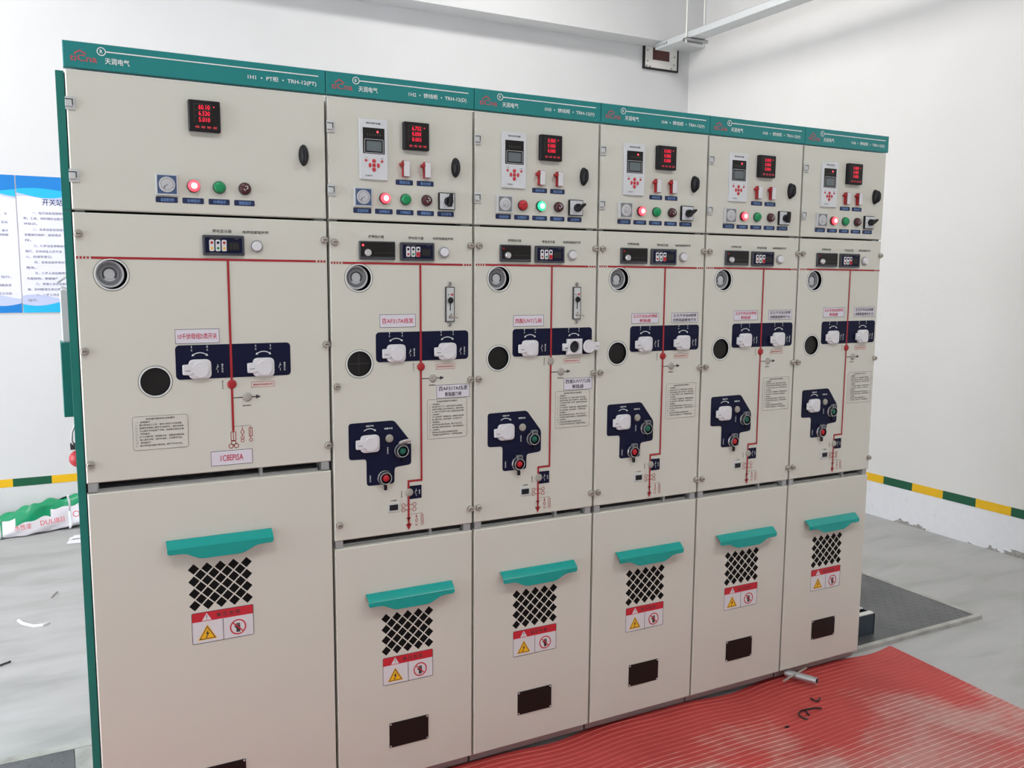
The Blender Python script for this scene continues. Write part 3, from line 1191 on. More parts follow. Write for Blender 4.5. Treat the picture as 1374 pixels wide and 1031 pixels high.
def warning_sign(cab, xc, zc):
    wd, ht = .1545, .0835

    def base():
        b = MB()
        b.prism(rrect(-wd / 2, wd / 2, -ht / 2, ht / 2, .004), -.0008, 0, white)
        b.stroke(rrect(-wd / 2 + .0008, wd / 2 - .0008, -ht / 2 + .0008, ht / 2 - .0008, .0035), .0013, -.0012, blacktext, True)
        b.stroke([(0, -ht / 2), (0, ht / 2 - .026)], .0014, -.0012, blacktext)
        return b.mesh('warning_sign', 0)

    def band():
        b = MB()
        r = .0035
        pts = [p for p in rrect(-wd / 2 + .001, wd / 2 - .001, ht / 2 - .06, ht / 2 - .001, r) if p[1] > ht / 2 - .02]
        pts = pts + [(-wd / 2 + .001, ht / 2 - .0255), (wd / 2 - .001, ht / 2 - .0255)]
        b.flat(pts, -.0011, warnred)
        b.flat([(-.052, ht / 2 - .0235), (-.028, ht / 2 - .0235), (-.040, ht / 2 - .004)], -.0013, white)
        b.stroke([(-.040, ht / 2 - .009), (-.040, ht / 2 - .017)], .0018, -.0015, blacktext)
        b.flat(circ(-.040, ht / 2 - .0203, .0012, 8), -.0015, blacktext)
        return b.mesh('red_band', 0)

    def tri():
        b = MB()
        b.flat([(-.024, -.017), (.024, -.017), (0, .0235)], -.0011, warnyellow)
        b.stroke([(-.019, -.0143), (.019, -.0143), (0, .0178)], .0020, -.0013, blacktext, True)
        b.flat([(.003, .010), (-.005, -.002), (-.0005, -.001), (-.003, -.011), (.0055, .0015), (.0010, .0008)], -.0014, blacktext)
        b.flat([(-.0055, -.0085), (.0005, -.0085), (-.0035, -.0128)], -.0014, blacktext)
        return b.mesh('voltage_triangle', 0)

    def ban():
        b = MB()
        b.flat(rrect(-.0045, .0055, -.014, .004, .002), -.0011, blacktext)
        for k in range(4):
            b.flat(rrect(-.0048 + .0027 * k, -.0026 + .0027 * k, .002, .012 - .0012 * abs(k - 1.5), .001, 2), -.00112, blacktext)
        b.flat([(-.004, -.004), (-.0095, .002), (-.008, .0045), (-.003, .001)], -.00114, blacktext)
        b.stroke(circ(0, 0, .0190, 32), .0034, -.0013, warnred, True)
        b.stroke([(-.0132, .0132), (.0132, -.0132)], .0030, -.0015, warnred)
        return b.mesh('no_touching_symbol', 0)
    p = obj('warning_sign', cached('warn', base), cab, (xc, 0, zc))
    obj('red_band', cached('warnband', band), p)
    letter(p, '高 压 危 险', .014, ht / 2 - .0135, .060, .0115, blacktext, -.0014)
    obj('voltage_triangle', cached('warntri', tri), p, (-.0395, 0, -.0165))
    obj('no_touching_symbol', cached('warnban', ban), p, (.037, 0, -.0135))
    return p


# ------------------------------------------------------------------ cabinets
DEPTH = .86
ZB, ZT = .05, 1.957
XS = [0, .5992] + [.5992 + .42 * i for i in range(1, 6)]


def common(name_label, X, wd, hdr, zmid, first=False, last=False):
    cab = bpy.data.objects.new('switchgear_cabinet', None)
    col.objects.link(cab)
    cab.location = (X, 0, 0)
    tag(cab, name_label, 'cabinet', 'row of switchgear cabinets')
    xl = .03 if first else .002
    xr = wd - .002

    def part(name, me, loc=(0, 0, 0), rot=None):
        return obj(name, me, cab, loc, rot)
    # body and posts
    part('body', MB().box(xl, xr, .055, DEPTH, ZB, ZT - .004, dark).mesh('body', 0))
    post = MB().box(0, .026, .021, .054, ZB, ZT - .006, galv).mesh('frame_post', 0)
    part('frame_post', post, (.004, 0, 0))
    part('frame_post', post, (wd - (.034 if last else .030), 0, 0))
    part('base_channel', MB().box(.004, wd - .004, .030, DEPTH, .0168, .0495, galv).mesh('base_channel', 0))
    part('gap_stud', MB().box(-.004, .004, .014, .030, -.026, 0, galv).mesh('gap_stud', 0), (wd * .69, 0, zmid))
    for x0, x1 in ((.006, .027), (wd - (.034 if last else .029), wd - (.013 if last else .008))):
        part('gap_bracket', MB().box(x0, x1, .0035, .020, zmid - .0222, zmid - .0006, galv).mesh('gap_bracket', 0))
    # header
    h = part('header_panel', MB().plate(.0008, wd - .0008, 1.9635, 2.0215, [], .022, green, .0015).mesh('header_panel'), (0, -.003, 0))
    obj('header_line', MB().stroke([(.090, 2.0050), (wd - .019, 2.0045)], .0026, -.0008, whiteprint).mesh('header_line', 0), h)
    obj('registered_mark', cached('rmark', lambda: MB().stroke(circ(0, 0, .0086, 28), .0018, 0, whiteprint, True).mesh('registered_mark', 0)), h, (.080, -.0008, 2.0047))
    letter(h, 'R', .080, 2.0047, .0062, .0080, whiteprint, -.0008)
    letter(h, 'tiCna', .0425, 1.9860, .056, .0150, redlogo, -.0008, 'logo')
    obj('logo_roof', cached('roof', lambda: MB().stroke([(-.016, -.004), (-.004, .004), (.008, -.003)], .0030, 0, redlogo).mesh('logo_roof', 0)), h, (.040, -.0008, 1.9985))
    letter(h, '天润电气', .1125, 1.9850, .0515, .0140, whiteprint, -.0008)
    letter(h, hdr, wd - .1095, 1.9845, .170, .0140, whiteprint, -.0008, 'cabinet_number')
    return cab, part


def vent_holes(xc, z0, pitch):
    H = []
    d = .0142
    for r in range(7):
        cols = 5 if r % 2 == 0 else 4
        for c in range(cols):
            x = xc + (c - (cols - 1) / 2) * pitch
            z = z0 + (3 - r) * .0161
            H.append([(x - d, z), (x, z - d), (x + d, z), (x, z + d)])
    return H


def doors(part, wd, zmid_bot, zlow_top, port, win, vx, vz, last=False):
    a, b_ = .0035, wd - (.0065 if last else .0035)
    ud = part('upper_door', MB().plate(a, b_, 1.6485, 1.9595, [], .020, cream).mesh('upper_door'))
    mp = part('middle_panel', MB().plate(a, b_, zmid_bot, 1.6425, [circ(*port, .0345, 36), circ(*win, .0345, 36)], .020, cream).mesh('middle_panel'))
    ld = part('lower_door', MB().plate(a, b_, ZB + .001, zlow_top, vent_holes(vx, vz, .0327), .020, cream).mesh('lower_door'))
    part('vent_mesh', MB().box(vx - .085, vx + .085, .0015, .004, vz - .075, vz + .075, ventblack).mesh('vent_mesh', 0))
    part('door_sill', MB().box(.03, wd - .034, .0205, .054, zlow_top - .004, zlow_top + .007, galv).mesh('door_sill', 0))
    return ud, mp, ld


def bus_line(cab, wd, x_t, z, pts):
    def make():
        b = MB()
        t = .0058
        y = -.0006
        for k in range(4):
            b.stroke([(.006 + .0075 * k, z), (.0105 + .0075 * k, z)], t, y, red)
        b.stroke([(.037, z), (wd - .034, z - .001)], t, y, red)
        for k in range(3):
            b.stroke([(wd - .030 + .008 * k, z - .001), (wd - .0245 + .008 * k, z - .001)], t, y, red)
        if len(pts) > 2:
            b.stroke(pts, .0058, y - .0010, red)
            xx, zz = pts[-1]
            b.flat([(xx - .009, zz + .004), (xx, zz - .014), (xx + .009, zz + .004)], y - .0010, red)
            b.flat([(xx - .008, zz + .0225), (xx, zz + .015), (xx + .008, zz + .0225)], y - .0010, red)
        else:
            b.stroke(pts, .0058, y - .0010, red)
        return b.mesh('mimic_line', 0)
    return obj('mimic_line', make(), cab)


def ground_arrow(cab, x0, xd, x1, z, mt_disc, key):
    def make():
        b = MB()
        b.stroke([(x0, 0), (x1 - .008, 0)], .0024, -.0005, blacktext)
        b.flat([(x1 - .010, -.0055), (x1 + .003, 0), (x1 - .010, .0055)], -.0007, blacktext)
        return b.mesh('earth_arrow', 0)
    a = obj('earth_arrow', make(), cab, (0, 0, z))
    obj('position_disc', cached('disc_clear', lambda: m_disk('clear')), a, (xd, 0, 0))
    return a


def navy_panel(cab, x0, x1, z0, z1, covers, zc, open_last=False):
    def make():
        return MB().prism(rrect(x0, x1, z0, z1, .010, 4), -.0010, 0, navy, .0002).mesh('operating_panel')
    p = obj('operating_panel', make(), cab)
    for i, (cx, cz) in enumerate(covers):
        is_open = open_last and i == len(covers) - 1
        c = obj('keyhole_cover', cached('cov_open', m_cover_open) if is_open else cached('cov', m_cover), p, (cx, -.001, cz))
        if is_open:
            obj('open_flap', cached('flap', m_flap), p, (cx + .050, -.001, cz))
        obj('turn_arrow', cached('arc2', lambda: arc_mesh(.026, 50, 130, 2)), p, (cx + .001, -.0013, cz + .0145))
        letter(p, 'I' if i == 0 else 'O', cx - .018, cz + .055, .0016 if i == 0 else .0035, .006, whiteprint, -.0013)
        letter(p, 'O' if i == 0 else 'I', cx + .019, cz + .055, .0035 if i == 0 else .0016, .006, whiteprint, -.0013)
        letter(p, '合', cx - .018, cz + .047, .004, .0045, whiteprint, -.0013)
        letter(p, '分', cx + .019, cz + .047, .004, .0045, whiteprint, -.0013)
        if not is_open:
            letter(p, '隔\n离\n开\n关' if i == 0 else '接\n地\n开\n关', cx + .054, cz, .0045, .022, whiteprint, -.0013)
            obj('switch_symbol', cached('swsym', lambda: MB().stroke([(0, .010), (0, .004), (-.004, -.003)], .0010, 0, whiteprint).stroke([(0, -.004), (0, -.011)], .0010, 0, whiteprint).stroke([(-.003, .004), (.003, .004)], .0009, 0, whiteprint).mesh('switch_symbol', 0)), p, (cx + .043, -.0013, cz))
    return p


def lower_operating_panel(cab, cover_flap):
    p = obj('operating_panel', cached('navy2', lambda: MB().prism(round_poly(NAVY2, .009, 4), -.0010, 0, navy, .0002).mesh('operating_panel')), cab)
    obj('keyhole_cover', cached('cov', m_cover), p, (.105, -.001, 1.045))
    obj('turn_arrow', cached('arc1', lambda: arc_mesh(.026, 52, 128, 1)), p, (.105, -.0013, 1.060))
    letter(p, '储能手动', .106, 1.0935, .022, .0050, whiteprint, -.0013)
    letter(p, '弹簧状态', .160, 1.083, .024, .0050, whiteprint, -.0013)
    letter(p, '合\n闸\n按\n钮', .157, 1.021, .0040, .020, whiteprint, -.0013)
    letter(p, '分\n闸\n按\n钮', .1055, .946, .0042, .020, whiteprint, -.0013)
    obj('spring_indicator', cached('disc_clear', lambda: m_disk('clear')), p, (.162, -.001, 1.0545))
    return p


def cab_lower(cab, xc_h, z_h, xc_w, z_w, xw, zw):
    lower_handle(cab, xc_h, z_h)
    warning_sign(cab, xc_w, z_w)
    wnd = obj('inspection_window', cached('win', lambda: MB().prism(rrect(-.0605, .0605, -.0375, .0375, .002, 2), -.0022, 0, blackgloss, .0005).mesh('inspection_window')), cab, (xw, 0, zw))
    for sx in (-1, 1):
        for sz in (-1, 1):
            obj('screw', cached('scr', lambda: MB().lathe([(0, -.0040), (.0022, -.0038), (.0030, -.0022)], chrome, n=10).mesh('screw')), wnd, (.0565 * sx, 0, .0335 * sz))


# ---- cabinet 1 (wide, voltage transformer unit)
wd = .5992
cab, part = common('widest cream cabinet, leftmost of the row, with a landscape instruction plate', 0, wd, '1H1  •  PT柜  •  TRH-12(PT)', 1.005, first=True)
ud, mp, ld = doors(part, wd, 1.0055, .9795, (.079, 1.501), (.165, 1.2425), .301, .7105)
for z in (1.885, 1.7245):
    obj('hinge', cached('hinge', m_hinge), ud, (.011, 0, z))
obj('door_knob', cached('knob', m_knob), ud, (.539, 0, 1.806))
# green corner panel on the open end of the row
part('gap_shade_strip', MB().box(.0012, .009, .0202, .0208, .05, 1.955, black).mesh('gap_shade_strip', 0))  # black strip stands in for the shade in the gap beside the door
part('side_panel', MB().box(-.016, .001, .012, .030, 1.6475, 1.957, greenside).mesh('side_panel', 0))
part('side_panel', MB().box(-.016, .001, .012, .030, .0168, 1.6465, greenside).mesh('side_panel', 0))
part('end_panel', MB().box(.0275, .0298, .0545, DEPTH, .050, 1.9525, greenside).mesh('end_panel', 0))
power_meter(cab, .299, 1.880, ['60.10', '6.530', '5.010'])
obj('square_gauge', cached('gauge', m_gauge), cab, (.2085, 0, 1.7145))
indicator_lamp(cab, .2695, 1.7145, 'red_on')
indicator_lamp(cab, .3295, 1.7145, 'green_off')
indicator_lamp(cab, .3905, 1.7145, 'dark')
for x, s_ in zip((.2075, .2675, .328, .3885), ('温湿度控制', '合闸指示', '分闸指示', '储能指示')):
    name_plate(cab, x, 1.6795, s_)
bolt = lambda cab, x, z: obj('panel_bolt', cached('bolt', m_bolt), cab, (x, 0, z))
for x in (.0135, .5885):
    for z in (1.594, 1.3215, 1.0505):
        bolt(cab, x, z)
live_indicator(cab, .3345, 1.574, 'pt')
obj('round_button', cached('rbtn', m_round_button), cab, (.415, 0, 1.574))
letter(cab, '带电显示器', .3325, 1.609, .046, .0082, greytext)
letter(cab, '电磁锁解锁按钮', .414, 1.608, .064, .0082, greytext)
bus_line(cab, wd, .344, 1.5395, [(.344, 1.5365), (.344, 1.107)])
g = obj('pressure_gauge_port', cached('rim', lambda: m_ring(.0345)), cab, (.079, 0, 1.501))
obj('gauge_dial', cached('pgauge', m_pressure_gauge), g, (-.004, 0, .001))
g = obj('viewing_port', cached('rim', lambda: m_ring(.0345)), cab, (.165, 0, 1.2425))
obj('dark_glass', cached('dglass', lambda: MB().lathe([(0, .007), (.0345, .007)], blackgloss, n=36).mesh('dark_glass')), g)
paper_label(cab, .2135, .318, 1.333, 1.369, ['10千伏母线D类开关'], redtext)
navy_panel(cab, .2125, .4935, 1.2445, 1.3295, [(.2685, 1.2695), (.4235, 1.2680)], 1.27)
obj('position_disc', cached('disc_red', lambda: m_disk('red')), cab, (.3445, 0, 1.2275))
ground_arrow(cab, .346, .3815, .413, 1.1925, None, 1)


def small_red_plate(cab, x, z):
    def make():
        return MB().stroke([(-.029, -.0068), (.029, -.0068), (.029, .0068), (-.029, .0068)], .0009, -.0006, redkey, True).mesh('caution_frame', 0)
    p = obj('caution_frame', cached('rp', make), cab, (x, 0, z))
    letter(p, '接地前须验明无电', 0, 0, .050, .0052, redkey)


small_red_plate(cab, .4215, 1.2235)
letter(cab, '隔\n离\n开\n关', .322, 1.227, .0042, .022, greytext)
letter(cab, '接地指示', .380, 1.171, .022, .0046, greytext)
instruction_plate(cab, .108, .2365, 1.0755, 1.160, INSTR[:10])
obj('diagram_symbols', m_symbols_pt(), cab, (.344, -.0006, 1.095))
paper_label(cab, .287, .390, 1.0205, 1.0585, ['1C8EPISA'], redtext, .62)
cab_lower(cab, .3025, .838, .303, .602, .2885, .182)

# ---- cabinets 2 to 6
SPEC = [
    dict(label='second cabinet from the left, clear guard flap raised over its green push button', hdr='1H2  •  馈线柜  •  TRH-12(D)', lamps=('red_on', 'green_off', 'dark'), rot=8, leds=1,
         red=(.138, .242, 1.362, 1.398, ['百AF317A线发']), blk=(.304, .407, 1.1575, 1.196, ['百AF317A线发', '断路器刀闸']), slot=1, disc='red', flap='open', rows=['6.752', '0.000', '0.001'], lit=1),
    dict(label='third cabinet from the left, its green lamp lit and one white keyhole cover swung open', hdr='1H3  •  馈线柜  •  TRH-12(V)', lamps=('red_off', 'green_on', 'dark'), rot=58, leds=0,
         red=(.128, .231, 1.356, 1.390, ['西配UV7几段']), blk=(.304, .407, 1.158, 1.195, ['西配UV7几段', '断路器']), slot=1, disc='grey', flap='shut', rows=['0.000', '0.000', '0.000'], opened=True, lit=0),
    dict(label='fourth cabinet from the left, with a red-lettered and a black-lettered sticker side by side', hdr='1H4  •  馈线柜  •  TRH-12(V)', lamps=('red_on', 'green_off', 'dark'), rot=58, leds=1,
         red=(.130, .237, 1.357, 1.390, ['五五开关站4段馈线', '断路器']), blk=(.288, .396, 1.357, 1.390, ['五五开关站4段馈', '线断路器接地开关']), slot=0, disc='red', flap='shut', rows=['0.000', '0.000', '0.000'], lit=0),
    dict(label='fifth cabinet from the left, second from the right end, rotary switch knob pointing straight up', hdr='1H5  •  馈线柜  •  TRH-12(V)', lamps=('red_on', 'green_off', 'dark'), rot=6, leds=1,
         red=(.131, .238, 1.360, 1.394, ['五五开关站5段馈线', '断路器']), blk=(.288, .396, 1.360, 1.394, ['五五开关站5段馈', '线断路器接地开关']), slot=0, disc='red', flap='shut', rows=['0.000', '0.000', '0.000'], lit=0),
    dict(label='sixth cabinet, at the far right end of the row beside the chequer plate', hdr='1H6  •  馈线柜  •  TRH-12(V)', lamps=('red_on', 'green_off', 'dark'), rot=60, leds=1,
         red=(.130, .237, 1.364, 1.400, ['五五开关站6段馈线', '断路器']), blk=(.288, .396, 1.364, 1.400, ['五五开关站6段馈', '线断路器接地开关']), slot=0, disc='red', flap='shut', rows=['0.000', '0.000', '0.000'], lit=0),
]
wd = .42
for ci, S in enumerate(SPEC):
    last = ci == 4
    cab, part = common(S['label'], XS[ci + 1], wd, S['hdr'], .780, last=last)
    ud, mp, ld = doors(part, wd, .7805, .7575, (.081, 1.4965), (.080, 1.2655), .2125, .4875, last)
    if last:
        part('side_panel', MB().box(wd - .0055, wd - .0005, .018, DEPTH, .050, 1.957, greenside).mesh('side_panel', 0))
    for z in (1.8835, 1.7225):
        obj('hinge', cached('hinge', m_hinge), ud, (.011, 0, z))
    obj('door_knob', cached('knob', m_knob), ud, (.363, 0, 1.8015))
    protection_relay(cab, .1255, 1.833, S['leds'])
    power_meter(cab, .244, 1.8755, S['rows'])
    for x in (.2145, .2755):
        obj('press_switch', cached('press', m_press_switch), cab, (x, 0, 1.7885))
    for x, s_ in ((.2125, '跳闸压板'), (.273, '重合压板')):
        name_plate(cab, x, 1.753, s_)
    obj('square_gauge', cached('gauge', m_gauge) if ci == 0 else cached('gauge2', m_gauge_alt), cab, (.0950, 0, 1.7085))
    for x, k in zip((.156, .2155, .2765), S['lamps']):
        indicator_lamp(cab, x, 1.708, k)
    rotary_switch(cab, .335, 1.708, S['rot'])
    for x, s_ in zip((.0935, .1535, .2135, .2735, .3335), ('温湿度控制', '合闸指示', '分闸指示', '储能指示', '远方就地')):
        name_plate(cab, x, 1.6735, s_)
    for x in (.0165, .4095):
        for z in (1.589, 1.2070, .825):
            bolt(cab, x, z)
    control_unit(cab, .1325, 1.5695, S['lit'])
    live_indicator(cab, .2475, 1.5685, 'line')
    obj('round_button', cached('rbtn', m_round_button), cab, (.3275, 0, 1.5685))
    letter(cab, '故障指示器', .131, 1.6065, .044, .0082, greytext)
    letter(cab, '带电显示器', .245, 1.6055, .044, .0082, greytext)
    letter(cab, '电磁锁解锁按钮', .326, 1.6055, .062, .0082, greytext)
    bus_line(cab, wd, .257, 1.5355, [(.257, 1.533), (.257, .9275), (.2175, .9275), (.2175, .800)])
    g = obj('pressure_gauge_port', cached('rim', lambda: m_ring(.0345)), cab, (.081, 0, 1.4965))
    obj('gauge_dial', cached('pgauge', m_pressure_gauge), g, (-.004, 0, .001))
    g = obj('viewing_port', cached('rim', lambda: m_ring(.0345)), cab, (.080, 0, 1.2655))
    obj('dark_glass', cached('dglass', None), g)
    if ci == 0:
        obj('cross_hair', MB().stroke([(-.030, 0), (.030, 0)], .0012, .0066, darkgrey).stroke([(0, -.030), (0, .030)], .0012, .0066, darkgrey).mesh('cross_hair', 0), g)
    x0, x1, z0, z1, rows = S['red']
    paper_label(cab, x0, x1, z0, z1, rows, redtext)
    x0, x1, z0, z1, rows = S['blk']
    paper_label(cab, x0, x1, z0, z1, rows, blacktext)
    navy_panel(cab, .1265, .403, 1.2675, 1.3495, [(.1835, 1.2915), (.3365, 1.2915)], 1.29, S.get('opened', False))
    obj('position_disc', cached('disc_' + S['disc'], lambda: m_disk(S['disc'])), cab, (.2575, 0, 1.2505))
    ground_arrow(cab, .259, .293, .325, 1.2165, None, 2)
    small_red_plate(cab, .3315, 1.2485)
    letter(cab, '隔\n离\n开\n关', .235, 1.250, .0042, .022, greytext)
    letter(cab, '接地指示', .292, 1.197, .022, .0046, greytext)
    instruction_plate(cab, .2745, .399, 1.0415, 1.159 if not S['slot'] else 1.1565, INSTR)
    if S['slot']:
        sl = obj('lever_slot', cached('slot', m_slot), cab, (.345, 0, 1.424))
        obj('slide_lever', cached('slotl', m_slot_lever), sl)
        obj('seal_latch', cached('slotk', m_slot_latch), sl)
        for dz in (.0575, -.0575):
            obj('screw', cached('slots', lambda: MB().lathe([(0, -.0045), (.0042, -.0045), (.0055, -.003), (.006, 0)], steel, n=14, mts=[dialring, steel, steel]).mesh('screw')), sl, (0, 0, dz))
    lower_operating_panel(cab, None)
    push_button(cab, .197, 1.0175, 'green', S['flap'])
    push_button(cab, .147, .945, 'red', 'none' if ci == 0 else 'shut')
    st = obj('state_window', cached('stw', lambda: MB().prism(rrect(0, .0365, -.019, .019, .0008, 2), -.0010, 0, navy).mesh('state_window')), cab, (.2205, 0, .894))
    obj('position_disc', cached('disc_clear', lambda: m_disk('clear')), st, (-.0005, -.0006, .001))
    letter(st, '合\n分', .030, 0, .0045, .013, whiteprint, -.0013)
    obj('switch_symbol', cached('swsym', None), st, (.020, -.0013, 0))
    letter(cab, '断\n路\n器', .197, .892, .0042, .018, greytext)
    obj('counter', cached('counter', m_counter), cab, (.1725, 0, .857))
    letter(cab, '计数器', .173, .8765, .018, .0046, greytext)
    obj('diagram_symbols', cached('sym', m_symbols), cab, (.2185, -.0010, .853))
    cab_lower(cab, .2185, .613, .2125, .378, .2140, .1815)

# ------------------------------------------------------------------ things around
# T handle operating tool
e = bpy.data.objects.new('operating_handle', None)
col.objects.link(e)
e.location = (2.355, -.035, .0315)
tag(e, 'grey steel tube handle with a thin cross rod lying on the red mat', 'tool')
A, B = Vector((-.030, .050, .0)), Vector((.013, -.062, .005))
d = (B - A).normalized()
tb = MB().tube([A, B], .0125, galv, 18, cap=False)
tb.tube([B, A], .0095, dark, 18, cap=False)
nrm = d.orthogonal().normalized()
n2 = d.cross(nrm)
for k in range(18):
    a0, a1 = 2 * PI * k / 18, 2 * PI * (k + 1) / 18
    q = [B + (nrm * math.cos(a) + n2 * math.sin(a)) * r for a, r in ((a0, .0125), (a1, .0125), (a1, .0095), (a0, .0095))]
    tb.face(q, galv)
obj('tube', tb.mesh('tube', 40), e)
obj('cross_rod', MB().tube([(-.098, -.008, .006), (.050, .026, .010)], .004, steel, 10).mesh('cross_rod'), e)

# cut cable ties on the mat
def tie(pts, label, r=.003):
    P = []
    for i in range(len(pts) - 1):
        p0, p1, p2, p3 = pts[max(i - 1, 0)], pts[i], pts[i + 1], pts[min(i + 2, len(pts) - 1)]
        for k in range(5):
            t = k / 5
            P.append(tuple(.5 * (2 * b1 + (c - a) * t + (2 * a - 5 * b1 + 4 * c - d_) * t * t + (3 * b1 - a - 3 * c + d_) * t ** 3) for a, b1, c, d_ in zip(p0, p1, p2, p3)))
    P.append(pts[-1])
    cx, cy = P[0][0], P[0][1]
    o = obj('cable_tie', MB().tube([(x - cx, y - cy, .0125 if len(q) == 0 else .0125) for x, y, *q in P], r, cableblack, 6).mesh('cable_tie'), None, (cx, cy, 0))
    tag(o, label, 'cable tie', 'cut cable ties on the mat')


def fl(u, v, z=.01):
    dd = fw + rt * ((u - 687) / FPX) - up * ((v - 515.5) / FPX)
    t = (z - CAM.z) / dd.z
    return (CAM.x + dd.x * t, CAM.y + dd.y * t)


def crop8(x, y):
    return fl(1040 + x / 13.75, 895 + y / 13.75, .0125)


tie([crop8(*p) for p in ((605, 958), (540, 955), (470, 915), (440, 865), (470, 820), (550, 795), (640, 778), (740, 765), (860, 770))], 'longer black cable tie curled with a long tail on the red mat')
tie([crop8(*p) for p in ((655, 575), (700, 612), (760, 630), (815, 615), (825, 570))], 'short black cable tie hook on the red mat, nearer the tube handle')
tie([crop8(*p) for p in ((550, 795), (590, 850), (630, 900))], 'black cable tie offcut crossing the curled tie on the mat')
p = fl(1056, 975, .0125)
tag(obj('cable_tie', MB().box(-.008, .008, -.003, .003, 0, .004, cableblack).mesh('cable_tie', 0), None, (p[0], p[1], .009)), 'tiny black cable tie offcut alone on the mat', 'cable tie', 'cut cable ties on the mat')

# cable tray through the wall plate
e = bpy.data.objects.new('cable_tray', None)
col.objects.link(e)
e.location = (4.196, 1.4, 3.228)
tag(e, 'galvanised steel cable tray hung near the ceiling, running to the back wall', 'cable tray')
TW, TH, L0, L1 = .0620, .0440, -6.0, 1.960
traym = mat('tray_zinc', (206, 208, 208), .5, .2, var=.05, scale=30)
tr = MB()
tr.box(-TW, TW, L0, L1, 0, .0015, traym)
obj('tray_bottom', tr.mesh('tray_bottom', 0), e)
for sx in (-1, 1):
    sd = MB()
    # side wall with slots near its end
    segs = []
    x0, x1 = (-TW - .0015, -TW) if sx < 0 else (TW, TW + .0015)
    sd.box(x0, x1, L0, L1, 0, .014, traym)
    sd.box(x0, x1, L0, L1, .031, TH, traym)
    y = L1
    while y > L1 - .16:
        sd.box(x0, x1, y - .012, y, .014, .031, traym)
        y -= .024
    sd.box(x0, x1, L0, y + .012, .014, .031, traym)
    sd.box(min(x0, x0 + .012 * sx * -1), max(x1, x1 - .012 * sx), L0, L1, TH, TH + .0015, darkgrey)
    obj('tray_side', sd.mesh('tray_side', 0), e)
hy = 1.57
hb = MB().box(-.095, .105, hy - .021, hy + .021, -.006, -.002, galv).box(-.095, .105, hy - .021, hy - .018, -.025, -.002, galv).box(-.095, .105, hy + .018, hy + .021, -.025, -.002, galv)
obj('hanger_bar', hb.mesh('hanger_bar', 0), e)
for x in (-.080, .080):
    obj('hanger_rod', MB().tube([(x, hy, -.035), (x, hy, ZC - 3.228 - .001)], .006, matwhite, 8).mesh('hanger_rod'), e)
    obj('nut', MB().tube([(x, hy, -.018), (x, hy, -.008)], .011, galv, 6).mesh('nut', 20), e)

e = bpy.data.objects.new('cable_entry_plate', None)
col.objects.link(e)
e.location = (4.255, YB, 3.19)
tag(e, 'white cable entry plate with black edge and brown opening on the back wall', 'wall plate')
b = MB()
x0, x1, z0, z1 = -.165, .168, -.083, .084
b.box(x0, x0 + .012, -.022, 0, z0, z1, black).box(x1 - .012, x1, -.022, 0, z0, z1, black).box(x0 + .012, x1 - .012, -.022, 0, z0, z0 + .012, black)
obj('edge_frame', b.mesh('edge_frame', 0), e)
b = MB()
b.box(x0 + .0125, -.080, -.018, 0, z0 + .0125, z1, matwhite).box(.090, x1 - .0125, -.018, 0, z0 + .0125, z1, matwhite).box(-.080, .090, -.018, 0, z0 + .0125, -.010, matwhite)
obj('face_plate', b.mesh('face_plate', 0), e)
obj('fire_board', MB().box(-.0795, .0895, -.006, 0, -.0095, z1, brown).mesh('fire_board', 0), e)
for x, z in ((-.13, .055), (-.13, -.025), (-.138, -.062), (-.105, -.064), (.128, .03), (.128, -.03), (.10, -.060)):
    obj('bolt', cached('wbolt', lambda: MB().lathe([(0, -.026), (.005, -.026), (.0065, -.024), (.007, -.018)], steel, n=8).mesh('bolt')), e, (x, 0, z))

# posters on the back wall
def poster(x0, x1, z0, z1, label, right):
    wd_, ht_ = x1 - x0, z1 - z0
    e = bpy.data.objects.new('notice_poster', None)
    col.objects.link(e)
    e.location = (x0, YB, z0)
    tag(e, label, 'poster', 'notice posters on the back wall')
    obj('board', MB().box(0, wd_, -.006, 0, 0, ht_, posterwhite).mesh('board', 0), e)

    def band(f, g_, mt, name, y):
        n_ = 24
        low = [(wd_ * k / n_, f(k / n_)) for k in range(n_ + 1)]
        hi = [(wd_ * k / n_, g_(k / n_)) for k in range(n_, -1, -1)]
        b = MB()
        for k in range(n_):
            b.flat([low[k], low[k + 1], hi[n_ - k - 1], hi[n_ - k]], y, mt)
        obj(name, b.mesh(name, 0), e)
    sn = math.sin
    band(lambda t: ht_ - .125 + .012 * sn(9 * t + 1), lambda t: ht_ - .085 + .012 * sn(7 * t), posterpale, 'wave_band', -.0064)
    band(lambda t: ht_ - .105 + .016 * sn(8 * t + 2.5), lambda t: ht_ - .06, postercyan, 'wave_band', -.0067)
    band(lambda t: ht_ - .080 + .014 * sn(6 * t + .5), lambda t: ht_, posterblue, 'wave_band', -.0070)
    band(lambda t: .03, lambda t: .090 + .014 * sn(10 * t + .5), posterpale, 'wave_band', -.0064)
    band(lambda t: 0, lambda t: .055 + .016 * sn(9 * t + 3.5), postercyan if right else posterblue, 'wave_band', -.0067)
    return e, wd_, ht_


